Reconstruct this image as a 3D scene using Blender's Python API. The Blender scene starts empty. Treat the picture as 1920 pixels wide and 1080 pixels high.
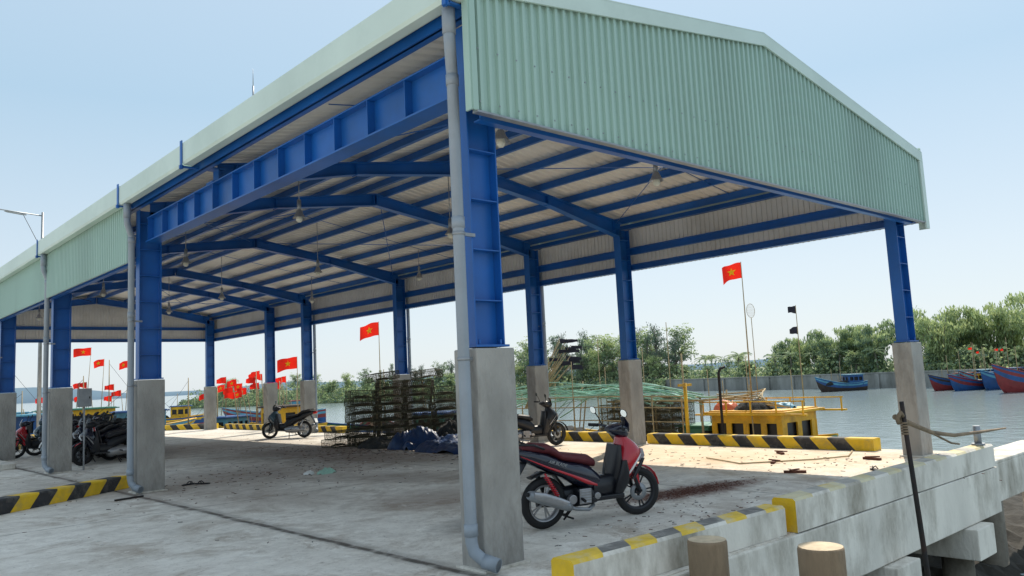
import bpy, math, random
from mathutils import Vector, Matrix
from mathutils import noise as nz
V=Vector
random.seed(7)
S=bpy.context.scene
COL=S.collection
# ------------------------------------------------------------------ materials
def srgb(r,g,b):
    f=lambda c:(c/255/12.92) if c/255<=.04045 else ((c/255+.055)/1.055)**2.4
    return (f(r),f(g),f(b),1)
def mat(name,col,rough=.6,metal=0,var=.15,scale=3,bump=0,bscale=40,dirt=None,dirtamt=0,coat=0,spec=.5,stretch=None,trans=0):
    m=bpy.data.materials.new(name); m.use_nodes=True
    nt=m.node_tree; N=nt.nodes; L=nt.links; b=N['Principled BSDF']
    b.inputs['Roughness'].default_value=rough; b.inputs['Metallic'].default_value=metal
    b.inputs['Specular IOR Level'].default_value=spec
    if coat: b.inputs['Coat Weight'].default_value=coat
    tc=N.new('ShaderNodeTexCoord'); src=tc.outputs['Object']
    if stretch:
        mp=N.new('ShaderNodeMapping'); mp.inputs['Scale'].default_value=stretch; L.new(src,mp.inputs[0]); src=mp.outputs[0]
    n=N.new('ShaderNodeTexNoise'); n.inputs['Scale'].default_value=scale; n.inputs['Detail'].default_value=6; L.new(src,n.inputs['Vector'])
    r=N.new('ShaderNodeMapRange'); r.inputs[1].default_value=.3; r.inputs[2].default_value=.7; r.inputs[3].default_value=1-var; r.inputs[4].default_value=1+var
    L.new(n.outputs[0],r.inputs[0])
    mx=N.new('ShaderNodeMix'); mx.data_type='RGBA'; mx.blend_type='MULTIPLY'; mx.inputs[0].default_value=1
    mx.inputs[6].default_value=(col[0],col[1],col[2],1); L.new(r.outputs[0],mx.inputs[7])
    out=mx.outputs[2]
    if dirt:
        n2=N.new('ShaderNodeTexNoise'); n2.inputs['Scale'].default_value=scale*.6; n2.inputs['Detail'].default_value=9; n2.inputs['Roughness'].default_value=.7
        L.new(src,n2.inputs['Vector'])
        r2=N.new('ShaderNodeMapRange'); r2.inputs[1].default_value=.48; r2.inputs[2].default_value=.68; r2.inputs[4].default_value=dirtamt; L.new(n2.outputs[0],r2.inputs[0])
        m2=N.new('ShaderNodeMix'); m2.data_type='RGBA'; L.new(r2.outputs[0],m2.inputs[0]); L.new(out,m2.inputs[6]); m2.inputs[7].default_value=(*dirt[:3],1); out=m2.outputs[2]
    L.new(out,b.inputs['Base Color'])
    if bump:
        n3=N.new('ShaderNodeTexNoise'); n3.inputs['Scale'].default_value=bscale; n3.inputs['Detail'].default_value=5; L.new(src,n3.inputs['Vector'])
        bp=N.new('ShaderNodeBump'); bp.inputs['Strength'].default_value=bump; bp.inputs['Distance'].default_value=.02; L.new(n3.outputs[0],bp.inputs['Height']); L.new(bp.outputs[0],b.inputs['Normal'])
    if trans:
        t=N.new('ShaderNodeBsdfTranslucent'); L.new(out,t.inputs[0]); ms=N.new('ShaderNodeMixShader'); ms.inputs[0].default_value=trans
        L.new(b.outputs[0],ms.inputs[1]); L.new(t.outputs[0],ms.inputs[2]); L.new(ms.outputs[0],N['Material Output'].inputs[0])
    return m
M={}
M['blue']=mat('blue_steel_paint',srgb(22,92,168),.38,0,.18,1.3,dirt=srgb(48,84,122),dirtamt=.4)
M['green']=mat('green_sheet',srgb(164,192,180),.42,.05,.05,.7,dirt=srgb(140,164,153),dirtamt=.4,stretch=(1,1,.2))
M['pale']=mat('pale_green_flashing',srgb(202,218,208),.42,.03,.05,1,dirt=srgb(174,192,181),dirtamt=.4)
M['white_in']=mat('sheet_inside',srgb(224,220,213),.5,.05,.08,1,dirt=srgb(176,168,155),dirtamt=.45)
M['plinth']=mat('plinth_concrete',srgb(163,160,154),.9,0,.24,2.6,bump=.8,bscale=30,dirt=srgb(102,97,90),dirtamt=.75,stretch=(1,1,.4))
M['conc']=mat('pale_concrete',srgb(226,221,210),.9,0,.14,2,bump=.5,bscale=25,dirt=srgb(138,130,114),dirtamt=.85,stretch=(1,1,.45))
M['worny']=mat('worn_yellow_on_concrete',srgb(214,206,174),.9,0,.12,4,bump=.4,bscale=25,dirt=srgb(216,180,60),dirtamt=.7)
M['wornb']=mat('worn_black_on_concrete',srgb(196,192,182),.9,0,.12,4,bump=.4,bscale=25,dirt=srgb(108,106,102),dirtamt=.7)
M['worny2']=mat('scuffed_yellow_paint',srgb(226,190,66),.8,0,.14,7,bump=.4,bscale=25,dirt=srgb(206,198,172),dirtamt=.9)
M['wornb2']=mat('scuffed_black_paint',srgb(116,114,110),.8,0,.2,7,bump=.4,bscale=25,dirt=srgb(188,184,174),dirtamt=.9)
M['cdark']=mat('old_concrete',srgb(124,118,106),.9,0,.2,1.5,bump=.5,bscale=18,dirt=srgb(58,54,44),dirtamt=.7)
M['mud']=mat('dark_mud',srgb(50,47,40),.9,0,.4,3,bump=1,bscale=8,dirt=srgb(28,28,23),dirtamt=.7)
M['yel']=mat('yellow_kerb_paint',srgb(232,190,36),.7,0,.12,6,bump=.3,dirt=srgb(160,142,100),dirtamt=.6)
M['blk']=mat('black_kerb_paint',srgb(52,52,54),.75,0,.25,6,bump=.3,dirt=srgb(130,124,114),dirtamt=.6)
M['pvc']=mat('grey_pvc',srgb(144,154,164),.4,0,.07,2,dirt=srgb(122,126,126),dirtamt=.4)
M['black']=mat('black_rubber',srgb(24,24,26),.7,0,.2,8)
M['plas']=mat('black_plastic',srgb(26,28,34),.38,0,.12,6)
M['navy']=mat('dark_gloss_paint',srgb(20,25,44),.22,0,.1,5,coat=.5)
M['redg']=mat('red_gloss_paint',srgb(186,16,36),.22,0,.08,4,coat=.7)
M['seatr']=mat('dark_red_seat',srgb(92,24,34),.55,0,.12,12,bump=.2,bscale=120)
M['seatb']=mat('black_seat',srgb(34,34,38),.55,0,.12,12,bump=.2,bscale=120)
M['silver']=mat('silver_metal',srgb(168,168,170),.35,.7,.12,9)
M['steel']=mat('galvanised_steel',srgb(150,154,158),.45,.6,.12,9)
M['glass']=mat('mirror_glass',srgb(200,215,225),.05,.9,.02,2)
M['lens']=mat('lamp_lens',srgb(200,205,210),.15,0,.05,2)
M['redlens']=mat('red_lens',srgb(190,20,20),.2,0,.05,2)
M['white']=mat('white_paint',srgb(232,232,228),.5,0,.06,3)
M['flagred']=mat('flag_red_cloth',srgb(232,40,24),.8,0,.08,4,trans=.5)
M['star']=mat('flag_star_yellow',srgb(250,215,30),.8,0,.04,4,trans=.3)
M['flagblk']=mat('black_cloth',srgb(40,40,52),.85,0,.2,4,trans=.2)
M['wood']=mat('weathered_wood',srgb(142,122,98),.85,0,.25,5,bump=.6,bscale=30,dirt=srgb(76,64,50),dirtamt=.6,stretch=(1,1,.3))
M['woodtop']=mat('pile_top',srgb(205,186,156),.85,0,.2,9,bump=.3,dirt=srgb(140,118,92),dirtamt=.5)
M['iron']=mat('rusty_dark_iron',srgb(40,38,38),.7,.2,.25,8,dirt=srgb(80,48,34),dirtamt=.5)
M['byel']=mat('boat_yellow',srgb(232,178,28),.5,0,.18,3,dirt=srgb(134,100,50),dirtamt=.6)
M['bblue']=mat('boat_blue',srgb(36,84,140),.5,0,.16,3,dirt=srgb(50,66,90),dirtamt=.55)
M['bred']=mat('boat_red',srgb(140,50,50),.5,0,.16,3,dirt=srgb(90,54,48),dirtamt=.55)
M['bgrn']=mat('boat_green',srgb(70,134,110),.5,0,.14,3,dirt=srgb(56,84,78),dirtamt=.55)
M['bcyan']=mat('boat_cyan',srgb(90,154,178),.5,0,.14,3,dirt=srgb(70,100,110),dirtamt=.55)
M['bdark']=mat('boat_tarred_wood',srgb(62,50,42),.75,0,.25,4,bump=.3)
M['deck']=mat('deck_planks',srgb(124,98,74),.8,0,.2,4,bump=.3)
M['dark']=mat('dark_opening',srgb(18,20,24),.4,0,.1,3)
M['tarpb']=mat('blue_tarp',srgb(8,46,88),.42,0,.3,5,bump=.7,bscale=12,dirt=srgb(18,34,54),dirtamt=.7)
M['netgrn']=mat('green_net_rope',srgb(164,206,188),.75,0,.22,7,dirt=srgb(104,154,132),dirtamt=.5)
M['netdk']=mat('dark_net',srgb(42,44,44),.95,0,.4,10,bump=1,bscale=50,dirt=srgb(84,78,66),dirtamt=.45)
M['trap']=mat('trap_net',srgb(74,72,56),.85,0,.4,8,dirt=srgb(106,76,50),dirtamt=.7)
M['trapf']=mat('trap_frame',srgb(76,70,52),.8,0,.35,8,dirt=srgb(150,154,118),dirtamt=.7)
M['orange']=mat('orange_plastic',srgb(214,104,60),.5,0,.14,5,dirt=srgb(150,80,50),dirtamt=.5)
M['bamb']=mat('bamboo',srgb(168,148,110),.7,0,.2,5)
M['bark']=mat('bark',srgb(110,105,96),.9,0,.2,4)
M['leafA']=mat('leaf_light',srgb(176,190,136),.75,0,.25,.6,trans=.4)  # light, mid and dark leaf colours are paled to paint in distance haze
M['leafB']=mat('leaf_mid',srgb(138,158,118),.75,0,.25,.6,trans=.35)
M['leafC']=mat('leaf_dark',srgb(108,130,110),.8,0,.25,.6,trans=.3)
M['leafD']=mat('leaf_dry',srgb(120,124,114),.8,0,.25,.6,trans=.3)
M['litter']=mat('dry_litter',srgb(96,58,44),.95,0,.4,20)
M['bulb']=mat('frosted_bulb',srgb(225,222,205),.3,0,.05,2)
# ------------------------------------------------------------------ mesh builder
class MB:
    def __init__(s): s.v=[];s.f=[];s.m=[];s.s=[]
    def add(s,vs,fs,mi=0,sm=False):
        o=len(s.v); s.v+=[tuple(p) for p in vs]
        for f in fs: s.f.append(tuple(i+o for i in f)); s.m.append(mi); s.s.append(sm)
    def box(s,c,d,mi=0,R=None):
        c=V(c); h=V(d)/2; vs=[]
        for z in(-1,1):
            for y in(-1,1):
                for x in(-1,1):
                    p=V((x*h.x,y*h.y,z*h.z)); vs.append(c+(R@p if R else p))
        s.add(vs,[(0,2,3,1),(4,5,7,6),(0,1,5,4),(2,6,7,3),(0,4,6,2),(1,3,7,5)],mi)
    def beam(s,a,b,w,h,mi=0,up=(0,0,1)):
        a=V(a);b=V(b);d=(b-a).normalized();u=V(up)
        if abs(d.dot(u))>.98:u=V((1,0,0))
        x=d.cross(u).normalized()*w/2; y=x.cross(d).normalized()*h/2
        vs=[a-x-y,a+x-y,a+x+y,a-x+y,b-x-y,b+x-y,b+x+y,b-x+y]
        s.add(vs,[(0,1,2,3),(7,6,5,4),(0,4,5,1),(1,5,6,2),(2,6,7,3),(3,7,4,0)],mi)
    def tube(s,pts,r,n=8,mi=0,caps=True,sm=True):
        pts=[V(p) for p in pts]; k=len(pts); rs=r if isinstance(r,(list,tuple)) else [r]*k
        vs=[]; prev=None
        for i,p in enumerate(pts):
            t=(pts[min(i+1,k-1)]-pts[max(i-1,0)]).normalized()
            if prev is None:
                a=V((0,0,1)) if abs(t.z)<.9 else V((1,0,0)); x=t.cross(a).normalized()
            else: x=(prev-t*prev.dot(t)).normalized()
            prev=x; y=t.cross(x)
            for j in range(n):
                an=2*math.pi*j/n; vs.append(p+(x*math.cos(an)+y*math.sin(an))*rs[i])
        fs=[]
        for i in range(k-1):
            for j in range(n):
                j2=(j+1)%n; fs.append((i*n+j,i*n+j2,(i+1)*n+j2,(i+1)*n+j))
        s.add(vs,fs,mi,sm)
        if caps:
            o=len(s.v)-k*n
            s.f.append(tuple(o+j for j in range(n))[::-1]); s.m.append(mi); s.s.append(False)
            s.f.append(tuple(o+(k-1)*n+j for j in range(n))); s.m.append(mi); s.s.append(False)
    def ext(s,poly,fn,a,b,mi=0):
        n=len(poly); vs=[fn(p,a) for p in poly]+[fn(p,b) for p in poly]
        s.add(vs,[tuple(range(n))[::-1],tuple(range(n,2*n))]+[(i,(i+1)%n,(i+1)%n+n,i+n) for i in range(n)],mi)
    def loft(s,secs,n=14,mi=0,sm=True,caps=True,e=.75):
        vs=[]
        for c,u,v in secs:
            c=V(c);u=V(u);v=V(v)
            for j in range(n):
                a=2*math.pi*j/n; ca,sa=math.cos(a),math.sin(a)
                vs.append(c+u*math.copysign(abs(ca)**e,ca)+v*math.copysign(abs(sa)**e,sa))
        fs=[];k=len(secs)
        for i in range(k-1):
            for j in range(n):
                j2=(j+1)%n; fs.append((i*n+j,i*n+j2,(i+1)*n+j2,(i+1)*n+j))
        s.add(vs,fs,mi,sm)
        if caps: s.add(vs[:n],[tuple(range(n))[::-1]],mi); s.add(vs[-n:],[tuple(range(n))],mi)
    def xl(s,rows,n=14,mi=0,y=0,e=.75):
        s.loft([((x,y,(a+b)/2),(0,w,0),(0,0,(b-a)/2)) for x,a,b,w in rows],n,mi,e=e)
    def torus(s,c,R,r,axis='y',n=32,m=10,mi=0,sq=1):
        vs=[];c=V(c)
        for i in range(n):
            a=2*math.pi*i/n
            for j in range(m):
                b=2*math.pi*j/m; q=R+r*math.cos(b); w=r*sq*math.sin(b)
                vs.append(c+(V((q*math.cos(a),w,q*math.sin(a))) if axis=='y' else V((q*math.cos(a),q*math.sin(a),w))))
        s.add(vs,[(i*m+j,((i+1)%n)*m+j,((i+1)%n)*m+(j+1)%m,i*m+(j+1)%m) for i in range(n) for j in range(m)],mi,True)
    def lathe(s,prof,c,n=16,mi=0,axis='z',sm=True):
        c=V(c);vs=[]
        for r,h in prof:
            for j in range(n):
                a=2*math.pi*j/n
                vs.append(c+(V((r*math.cos(a),r*math.sin(a),h)) if axis=='z' else V((r*math.cos(a),h,r*math.sin(a)))))
        fs=[(i*n+j,i*n+(j+1)%n,(i+1)*n+(j+1)%n,(i+1)*n+j) for i in range(len(prof)-1) for j in range(n)]
        s.add(vs,fs,mi,sm)
    def obj(s,name,mats,parent=None,loc=None,bevel=0):
        me=bpy.data.meshes.new(name); me.from_pydata(s.v,[],s.f)
        for k in (mats if isinstance(mats,(list,tuple)) else [mats]): me.materials.append(M[k])
        me.polygons.foreach_set('material_index',s.m); me.polygons.foreach_set('use_smooth',s.s); me.update()
        o=bpy.data.objects.new(name,me); COL.objects.link(o)
        if parent: o.parent=parent
        if loc: o.location=loc
        if bevel:
            b=o.modifiers.new('bevel','BEVEL'); b.width=bevel; b.segments=2; b.limit_method='ANGLE'
        return o
def empty(name,loc=(0,0,0),rz=0):
    o=bpy.data.objects.new(name,None); COL.objects.link(o); o.location=loc; o.rotation_euler=(0,0,rz); o.empty_display_size=.2; return o
def tag(o,label=None,cat=None,group=None,kind=None):
    if label:o['label']=label
    if cat:o['category']=cat
    if group:o['group']=group
    if kind:o['kind']=kind
    return o
# ------------------------------------------------------------------ camera, light
cam=bpy.data.cameras.new('camera'); co=bpy.data.objects.new('camera',cam); COL.objects.link(co); S.camera=co
f,cx,cy,cz,yaw,pit,rol=1484.83,-4.6407,-5.4560,1.6142,.7436,.1134,-.0489
F=V((math.sin(yaw)*math.cos(pit),math.cos(yaw)*math.cos(pit),math.sin(pit)));R=V((math.cos(yaw),-math.sin(yaw),0));U=R.cross(F)
R2=R*math.cos(rol)+U*math.sin(rol);U2=-R*math.sin(rol)+U*math.cos(rol)
mw=Matrix((R2,U2,-F)).transposed().to_4x4(); mw.translation=V((cx,cy,cz)); co.matrix_world=mw
cam.sensor_width=36; cam.lens=36*f/1920; cam.clip_end=8000; cam.clip_start=.05
SD=V((.81,.35,1)).normalized(); el=math.asin(SD.z); az=math.atan2(SD.x,SD.y)
sl=bpy.data.lights.new('sun','SUN'); sl.energy=5; sl.angle=math.radians(.53); sl.color=(1,.91,.78)
so=bpy.data.objects.new('sun',sl); COL.objects.link(so); so.rotation_euler=SD.to_track_quat('Z','Y').to_euler(); so.location=(20,10,30)
w=bpy.data.worlds.new('World'); S.world=w; w.use_nodes=True; nt=w.node_tree; N=nt.nodes; L=nt.links
sk=N.new('ShaderNodeTexSky'); sk.sky_type='NISHITA'; sk.sun_disc=False; sk.sun_elevation=el; sk.sun_rotation=az
sk.air_density=1.0; sk.dust_density=1.0; sk.ozone_density=2
bg=N['Background']; bg.inputs[1].default_value=.12
tc=N.new('ShaderNodeTexCoord'); sp=N.new('ShaderNodeSeparateXYZ'); L.new(tc.outputs['Generated'],sp.inputs[0])
rp=N.new('ShaderNodeValToRGB'); L.new(sp.outputs[2],rp.inputs[0]); cr=rp.color_ramp
cr.elements[0].position=0; cr.elements[0].color=(.80,.88,.93,1); cr.elements[1].position=1; cr.elements[1].color=(.72,.84,.96,1)
for p_,c_ in ((.12,(.73,.84,.92,1)),(.33,(.50,.70,.86,1)),(.62,(.66,.80,.94,1))):
    e_=cr.elements.new(p_); e_.color=c_
sc_=N.new('ShaderNodeVectorMath'); sc_.operation='SCALE'; sc_.inputs[3].default_value=1.02/.12; L.new(rp.outputs[0],sc_.inputs[0])
mx=N.new('ShaderNodeMix'); mx.data_type='RGBA'; mx.inputs[0].default_value=.82; L.new(sk.outputs[0],mx.inputs[6]); L.new(sc_.outputs[0],mx.inputs[7]); L.new(mx.outputs[2],bg.inputs[0])
S.view_settings.view_transform='Standard'; S.view_settings.look='None'; S.view_settings.exposure=0
# ------------------------------------------------------------------ water
WZ=-1.8
m=bpy.data.materials.new('river_water'); m.use_nodes=True; N=m.node_tree.nodes; L=m.node_tree.links; b=N['Principled BSDF']
b.inputs['Base Color'].default_value=(.23,.29,.31,1); b.inputs['Roughness'].default_value=.13; b.inputs['IOR'].default_value=1.33
tc=N.new('ShaderNodeTexCoord'); n=N.new('ShaderNodeTexNoise'); n.inputs['Scale'].default_value=.9; n.inputs['Detail'].default_value=6; n.inputs['Roughness'].default_value=.6; L.new(tc.outputs['Object'],n.inputs[0])
bp=N.new('ShaderNodeBump'); bp.inputs['Strength'].default_value=.4; bp.inputs['Distance'].default_value=.16; L.new(n.outputs[0],bp.inputs['Height']); L.new(bp.outputs[0],b.inputs['Normal'])
M['water']=m
b_=MB(); b_.add([(-4000,-4000,WZ),(5000,-4000,WZ),(5000,5000,WZ),(-4000,5000,WZ)],[(0,1,2,3)]); tag(b_.obj('water','water'),kind='structure')
b_=MB(); b_.add([(-4000,-4000,-7),(5000,-4000,-7),(5000,5000,-7),(-4000,5000,-7)],[(0,1,2,3)]); tag(b_.obj('ground','cdark'),kind='structure')
# ------------------------------------------------------------------ quay floor
m=bpy.data.materials.new('floor_concrete'); m.use_nodes=True; N=m.node_tree.nodes; L=m.node_tree.links; b=N['Principled BSDF']; b.inputs['Roughness'].default_value=.88
tc=N.new('ShaderNodeTexCoord'); OC=tc.outputs['Object']
def noise(sc,det=6,ro=.6,vec=None,dist=0):
    n=N.new('ShaderNodeTexNoise'); n.inputs['Scale'].default_value=sc; n.inputs['Detail'].default_value=det; n.inputs['Roughness'].default_value=ro; n.inputs['Distortion'].default_value=dist; L.new(vec or OC,n.inputs['Vector']); return n.outputs[0]
def mr(x,a,b2,c=0,d=1):
    r=N.new('ShaderNodeMapRange'); L.new(x,r.inputs[0]); r.inputs[1].default_value=a; r.inputs[2].default_value=b2; r.inputs[3].default_value=c; r.inputs[4].default_value=d; return r.outputs[0]
def math_(op,a,b2=None):
    n=N.new('ShaderNodeMath'); n.operation=op
    for i,x in enumerate((a,b2)):
        if x is None: continue
        if isinstance(x,(int,float)): n.inputs[i].default_value=x
        else: L.new(x,n.inputs[i])
    return n.outputs[0]
def mixc(fac,a,col,mode='MIX'):
    n=N.new('ShaderNodeMix'); n.data_type='RGBA'; n.blend_type=mode
    if isinstance(fac,(int,float)): n.inputs[0].default_value=fac
    else: L.new(fac,n.inputs[0])
    if isinstance(a,tuple): n.inputs[6].default_value=a
    else: L.new(a,n.inputs[6])
    if isinstance(col,tuple): n.inputs[7].default_value=col
    else: L.new(col,n.inputs[7])
    return n.outputs[2]
c=mixc(mr(noise(.45,8,.65),.35,.65),srgb(218,212,200),srgb(238,233,222))
c=mixc(mr(noise(3,8,.7),.42,.72,0,.65),c,srgb(172,163,150))
c=mixc(mr(noise(.9,10,.75,dist=.6),.50,.63,0,.7),c,srgb(156,140,122))
c=mixc(mr(noise(1.7,10,.8,dist=1.2),.55,.64,0,.75),c,srgb(244,240,230))
c=mixc(mr(noise(2.6,10,.8,dist=2.0),.60,.67,0,.7),c,srgb(120,105,90))
c=mixc(mr(noise(14,6,.8),.56,.72,0,.7),c,srgb(98,84,70))
c=mixc(mr(noise(30,3,.8),.62,.7,0,.55),c,srgb(240,236,228))
sep=N.new('ShaderNodeSeparateXYZ'); L.new(OC,sep.inputs[0]); X,Y=sep.outputs[0],sep.outputs[1]
wob=math_('MULTIPLY',math_('SUBTRACT',noise(1.5),.5),.12)
def line(coord,pos,w,amt,c):
    d=math_('ABSOLUTE',math_('SUBTRACT',math_('ADD',coord,wob),pos)); k=mr(d,w*.4,w,amt,0)
    k=math_('MULTIPLY',k,mr(noise(5),.3,.55,.35,1)); return mixc(k,c,srgb(66,58,50))
c=line(X,-.33,.06,.9,c); c=line(X,-.30,.16,.35,c); c=line(X,4.7,.025,.6,c); c=line(Y,6.2,.025,.6,c); c=line(Y,12.2,.03,.6,c); c=line(Y,18.2,.03,.6,c); c=line(X,-3.5,.03,.5,c)
def patch(cx_,cy_,rx,ry,ang,col,amt,c,hard=.25):
    dx=math_('SUBTRACT',X,cx_);dy=math_('SUBTRACT',Y,cy_);ca,sa=math.cos(ang),math.sin(ang)
    u=math_('DIVIDE',math_('ADD',math_('MULTIPLY',dx,ca),math_('MULTIPLY',dy,sa)),rx); v=math_('DIVIDE',math_('SUBTRACT',math_('MULTIPLY',dy,ca),math_('MULTIPLY',dx,sa)),ry)
    d=math_('SQRT',math_('ADD',math_('MULTIPLY',u,u),math_('MULTIPLY',v,v)))
    d=math_('ADD',d,math_('MULTIPLY',math_('SUBTRACT',noise(4.5,8,.75),.5),1.5)); k=mr(d,1-hard,1+hard,amt,0); return mixc(k,c,col)
c=patch(4.4,1.0,1.25,.38,-.12,srgb(100,62,48),.9,c,.35)
c=patch(2.2,3.6,.9,.9,0,srgb(130,104,88),.5,c,.6)
c=patch(.8,6.2,.8,1.3,.2,srgb(134,114,100),.4,c,.6)
c=patch(2.0,9.5,2.2,1.6,.3,srgb(124,102,88),.6,c,.7)
c=patch(5.4,9.5,1.3,2.2,.2,srgb(110,88,70),.7,c,.5)
c=patch(5.6,4.2,1.5,.8,.5,srgb(138,114,92),.6,c,.6)
c=patch(5.5,13.5,2.0,3.0,0,srgb(98,76,60),.75,c,.5)
c=patch(1.2,1.7,.6,.35,.5,srgb(84,78,74),.55,c,.5)
c=patch(4,19,3,2.5,0,srgb(124,102,86),.6,c,.6)
c=patch(-.8,11,1.2,2.5,0,srgb(144,132,120),.4,c,.6)
c=patch(3.4,6.2,.7,1.6,.4,srgb(132,114,100),.55,c,.6)
c=patch(8.2,3.5,1.8,4.0,.0,srgb(230,196,150),.6,c,.6)  # tan dust, with the sun strip's warmth painted into the floor colour
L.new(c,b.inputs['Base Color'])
bp=N.new('ShaderNodeBump'); bp.inputs['Strength'].default_value=.55; bp.inputs['Distance'].default_value=.02; L.new(noise(22,7,.7),bp.inputs['Height']); L.new(bp.outputs[0],b.inputs['Normal'])
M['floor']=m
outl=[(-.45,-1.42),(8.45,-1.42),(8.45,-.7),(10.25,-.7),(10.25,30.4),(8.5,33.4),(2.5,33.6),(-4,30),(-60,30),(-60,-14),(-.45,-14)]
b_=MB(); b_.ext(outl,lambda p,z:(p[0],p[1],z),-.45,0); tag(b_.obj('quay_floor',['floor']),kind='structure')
b_=MB()
q=empty('quay_substructure',(0,0,0)); tag(q,kind='structure')
b_.box((3.98,-1.325,-.33),(9.0,.27,.64)); b_.box((10.15,15,-.6),(.3,30.6,.34)); b_.obj('edge_beam','conc',q,bevel=.015)
b_=MB(); b_.box((-.55,-7.5,-1.6),(.3,12.6,2.4)); b_.box((-20,30.2,-1.6),(36,.3,2.4)); b_.box((5,.9,-1.6),(11,.3,2.29)); b_.obj('retaining_wall','cdark',q)
b_=MB(); vs=[]; nx,ny=84,20
for i in range(nx+1):
    for j in range(ny+1):
        x=-.4+i*.2; y=-2.7+j*.18; z=-1.93+.50*(y+2.7)/3.4+.22*nz.noise(V((x*1.7,y*1.7,2)))+.1*nz.noise(V((x*5,y*5,7))); vs.append((x,y,z))
b_.add(vs,[(i*(ny+1)+j,(i+1)*(ny+1)+j,(i+1)*(ny+1)+j+1,i*(ny+1)+j+1) for i in range(nx) for j in range(ny)]); b_.obj('mud_slope','mud',q)
for x in (1.9,4.75,7.3):
    b_=MB()
    poly=[(-1.60,-.66),(-1.60,-1.06),(.74,-1.06),(.74,-.46),(-1.18,-.46),(-1.18,-.66)]
    b_.ext(poly,lambda p,a:(a,p[0],p[1]),x-.32,x+.32); b_.obj('bracket_beam','conc',q,bevel=.015)
    b_=MB(); b_.tube([(x,-1.2,-1.06),(x,-1.2,-7)],.2,14); b_.obj('pile','cdark',q)
for y in (5,10,15,20,25,30):
    b_=MB(); b_.box((8.2,y,-.7),(4,.45,.5)); b_.obj('bracket_beam','conc',q)
    b_=MB(); b_.tube([(9.6,y,-.9),(9.6,y,-7)],.2,14); b_.obj('pile','cdark',q)
b_=MB(); b_.box((10.9,-.92,-.42),(4.8,.3,.60)); b_.box((10.9,-.76,-.10),(4.8,.62,.06)); b_.obj('landing_stage','conc',q,bevel=.02)
b_=MB(); b_.tube([(9.8,-.85,-.72),(9.8,-.85,-7)],.22,14); b_.tube([(12.4,-.85,-.72),(12.4,-.85,-7)],.22,14); b_.obj('pile','cdark',q)
# ------------------------------------------------------------------ kerbs
def kerb(a,b,wd,h,label,stripe=.32,white=False,z0=0,group='striped quay kerbs',mats=('yel','blk','conc')):
    a=V((*a,0));b=V((*b,0));d=(b-a);L_=d.length;d.normalize()
    k=MB(); n=max(1,int(L_/stripe)); ch=.025; ang=math.atan2(d.y,d.x)
    prof=[(-wd/2,z0),(-wd/2,h-ch),(-wd/2+ch,h),(wd/2-ch,h),(wd/2,h-ch),(wd/2,z0)]
    for i in range(n):
        s0,s1=i/n*L_,(i+1)/n*L_
        vs=[]
        for s_ in (s0,s1):
            for (t,z) in prof:
                skx=z*.9 if 0<s_<L_-1e-6 and not white else 0
                if 0<s_<L_-1e-6 and white: skx=(t+wd/2)*.7
                vs.append(V((s_+skx,t,z)))
        nP=len(prof)
        for j in range(nP-1):
            if white:
                mi=2
                if j in(1,2,3): mi=(0 if i%2==0 else 1)
                if j==1 and i%2: mi=2
            else: mi=0 if i%2==0 else 1
            k.add([vs[j],vs[j+1],vs[nP+j+1],vs[nP+j]],[(0,3,2,1)],mi)
        if i==0: k.add(vs[:nP],[tuple(range(nP))],len(mats)-1 if len(mats)>3 else 0)
        if i==n-1: k.add(vs[nP:],[tuple(range(nP))[::-1]],len(mats)-1 if len(mats)>3 else 0)
    o=k.obj('kerb',list(mats)); o.location=(a.x,a.y,.002); o.rotation_euler=(0,0,ang)
    tag(o,label,'kerb',group); return o
kerb((-.36,-1.2),(2.5,-1.29),.24,.27,'low white quay kerb with worn yellow and black stripes',.3,True,mats=('worny2','wornb2','conc','yel'))
kerb((2.62,-1.33),(8.42,-1.33),.25,.32,'white quay kerb with yellow end and faded top stripes',.36,True,mats=('worny','wornb','conc','yel'))
kerb((9.97,.9),(9.97,6.0),.3,.22,'yellow and black striped kerb beside the moored yellow boat',.32)
kerb((9.97,6.3),(9.97,10.6),.3,.22,'yellow and black striped kerb beside the moored yellow boat',.32)
kerb((9.97,19.4),(9.97,29.6),.3,.22,'yellow and black striped kerb along the quay edge',.34)
kerb((9.9,30.6),(8.3,33.0),.3,.24,'yellow and black striped kerb at the quay corner',.34)
kerb((3.5,33.2),(1.2,32.2),.3,.24,'yellow and black striped kerb at the quay end',.34)
kerb((-4.0,7.3),(-.12,10.05),.3,.22,'yellow and black striped kerb running up to a downpipe',.34)
kerb((1.2,26.5),(2.6,29.9),.3,.22,'yellow and black striped kerb behind parked motorbikes',.34)
b_=MB(); b_.box((-1.7,19.5,.07),(2.6,4.2,.14)); tag(b_.obj('concrete_step','conc',bevel=.02),'low pale concrete step beside the shed column','step')
# ------------------------------------------------------------------ shed
W=9.37; XR=4.685; OX=.33; OY=.39; YE=30
def zr(x): return 5.93-.158*abs(x-XR)
shed=empty('open_shed',(0,0,0)); tag(shed,'open steel shed with blue frame and green corrugated panels','shed')
def corr(b_,a,bb,zb,zt,pitch,dep,n,mi=0):
    a=V((*a,0));bb=V((*bb,0));L_=(bb-a).length;d=(bb-a)/L_;nn=V((*n,0)); k=int(round(L_/pitch)); p=L_/k; pts=[]
    for i in range(k):
        s0=i*p; pts+=[(s0,0),(s0+p*.52,0),(s0+p*.6,1),(s0+p*.92,1)]
    pts.append((L_,0)); vs=[]
    for s_,o in pts:
        q_=a+d*s_+nn*o*dep; x,y=q_.x,q_.y
        vs+= [(x,y,zb(x) if callable(zb) else zb),(x,y,zt(x) if callable(zt) else zt)]
    b_.add(vs,[(2*i,2*i+2,2*i+3,2*i+1) for i in range(len(pts)-1)],mi)
ZB=3.93
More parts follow.
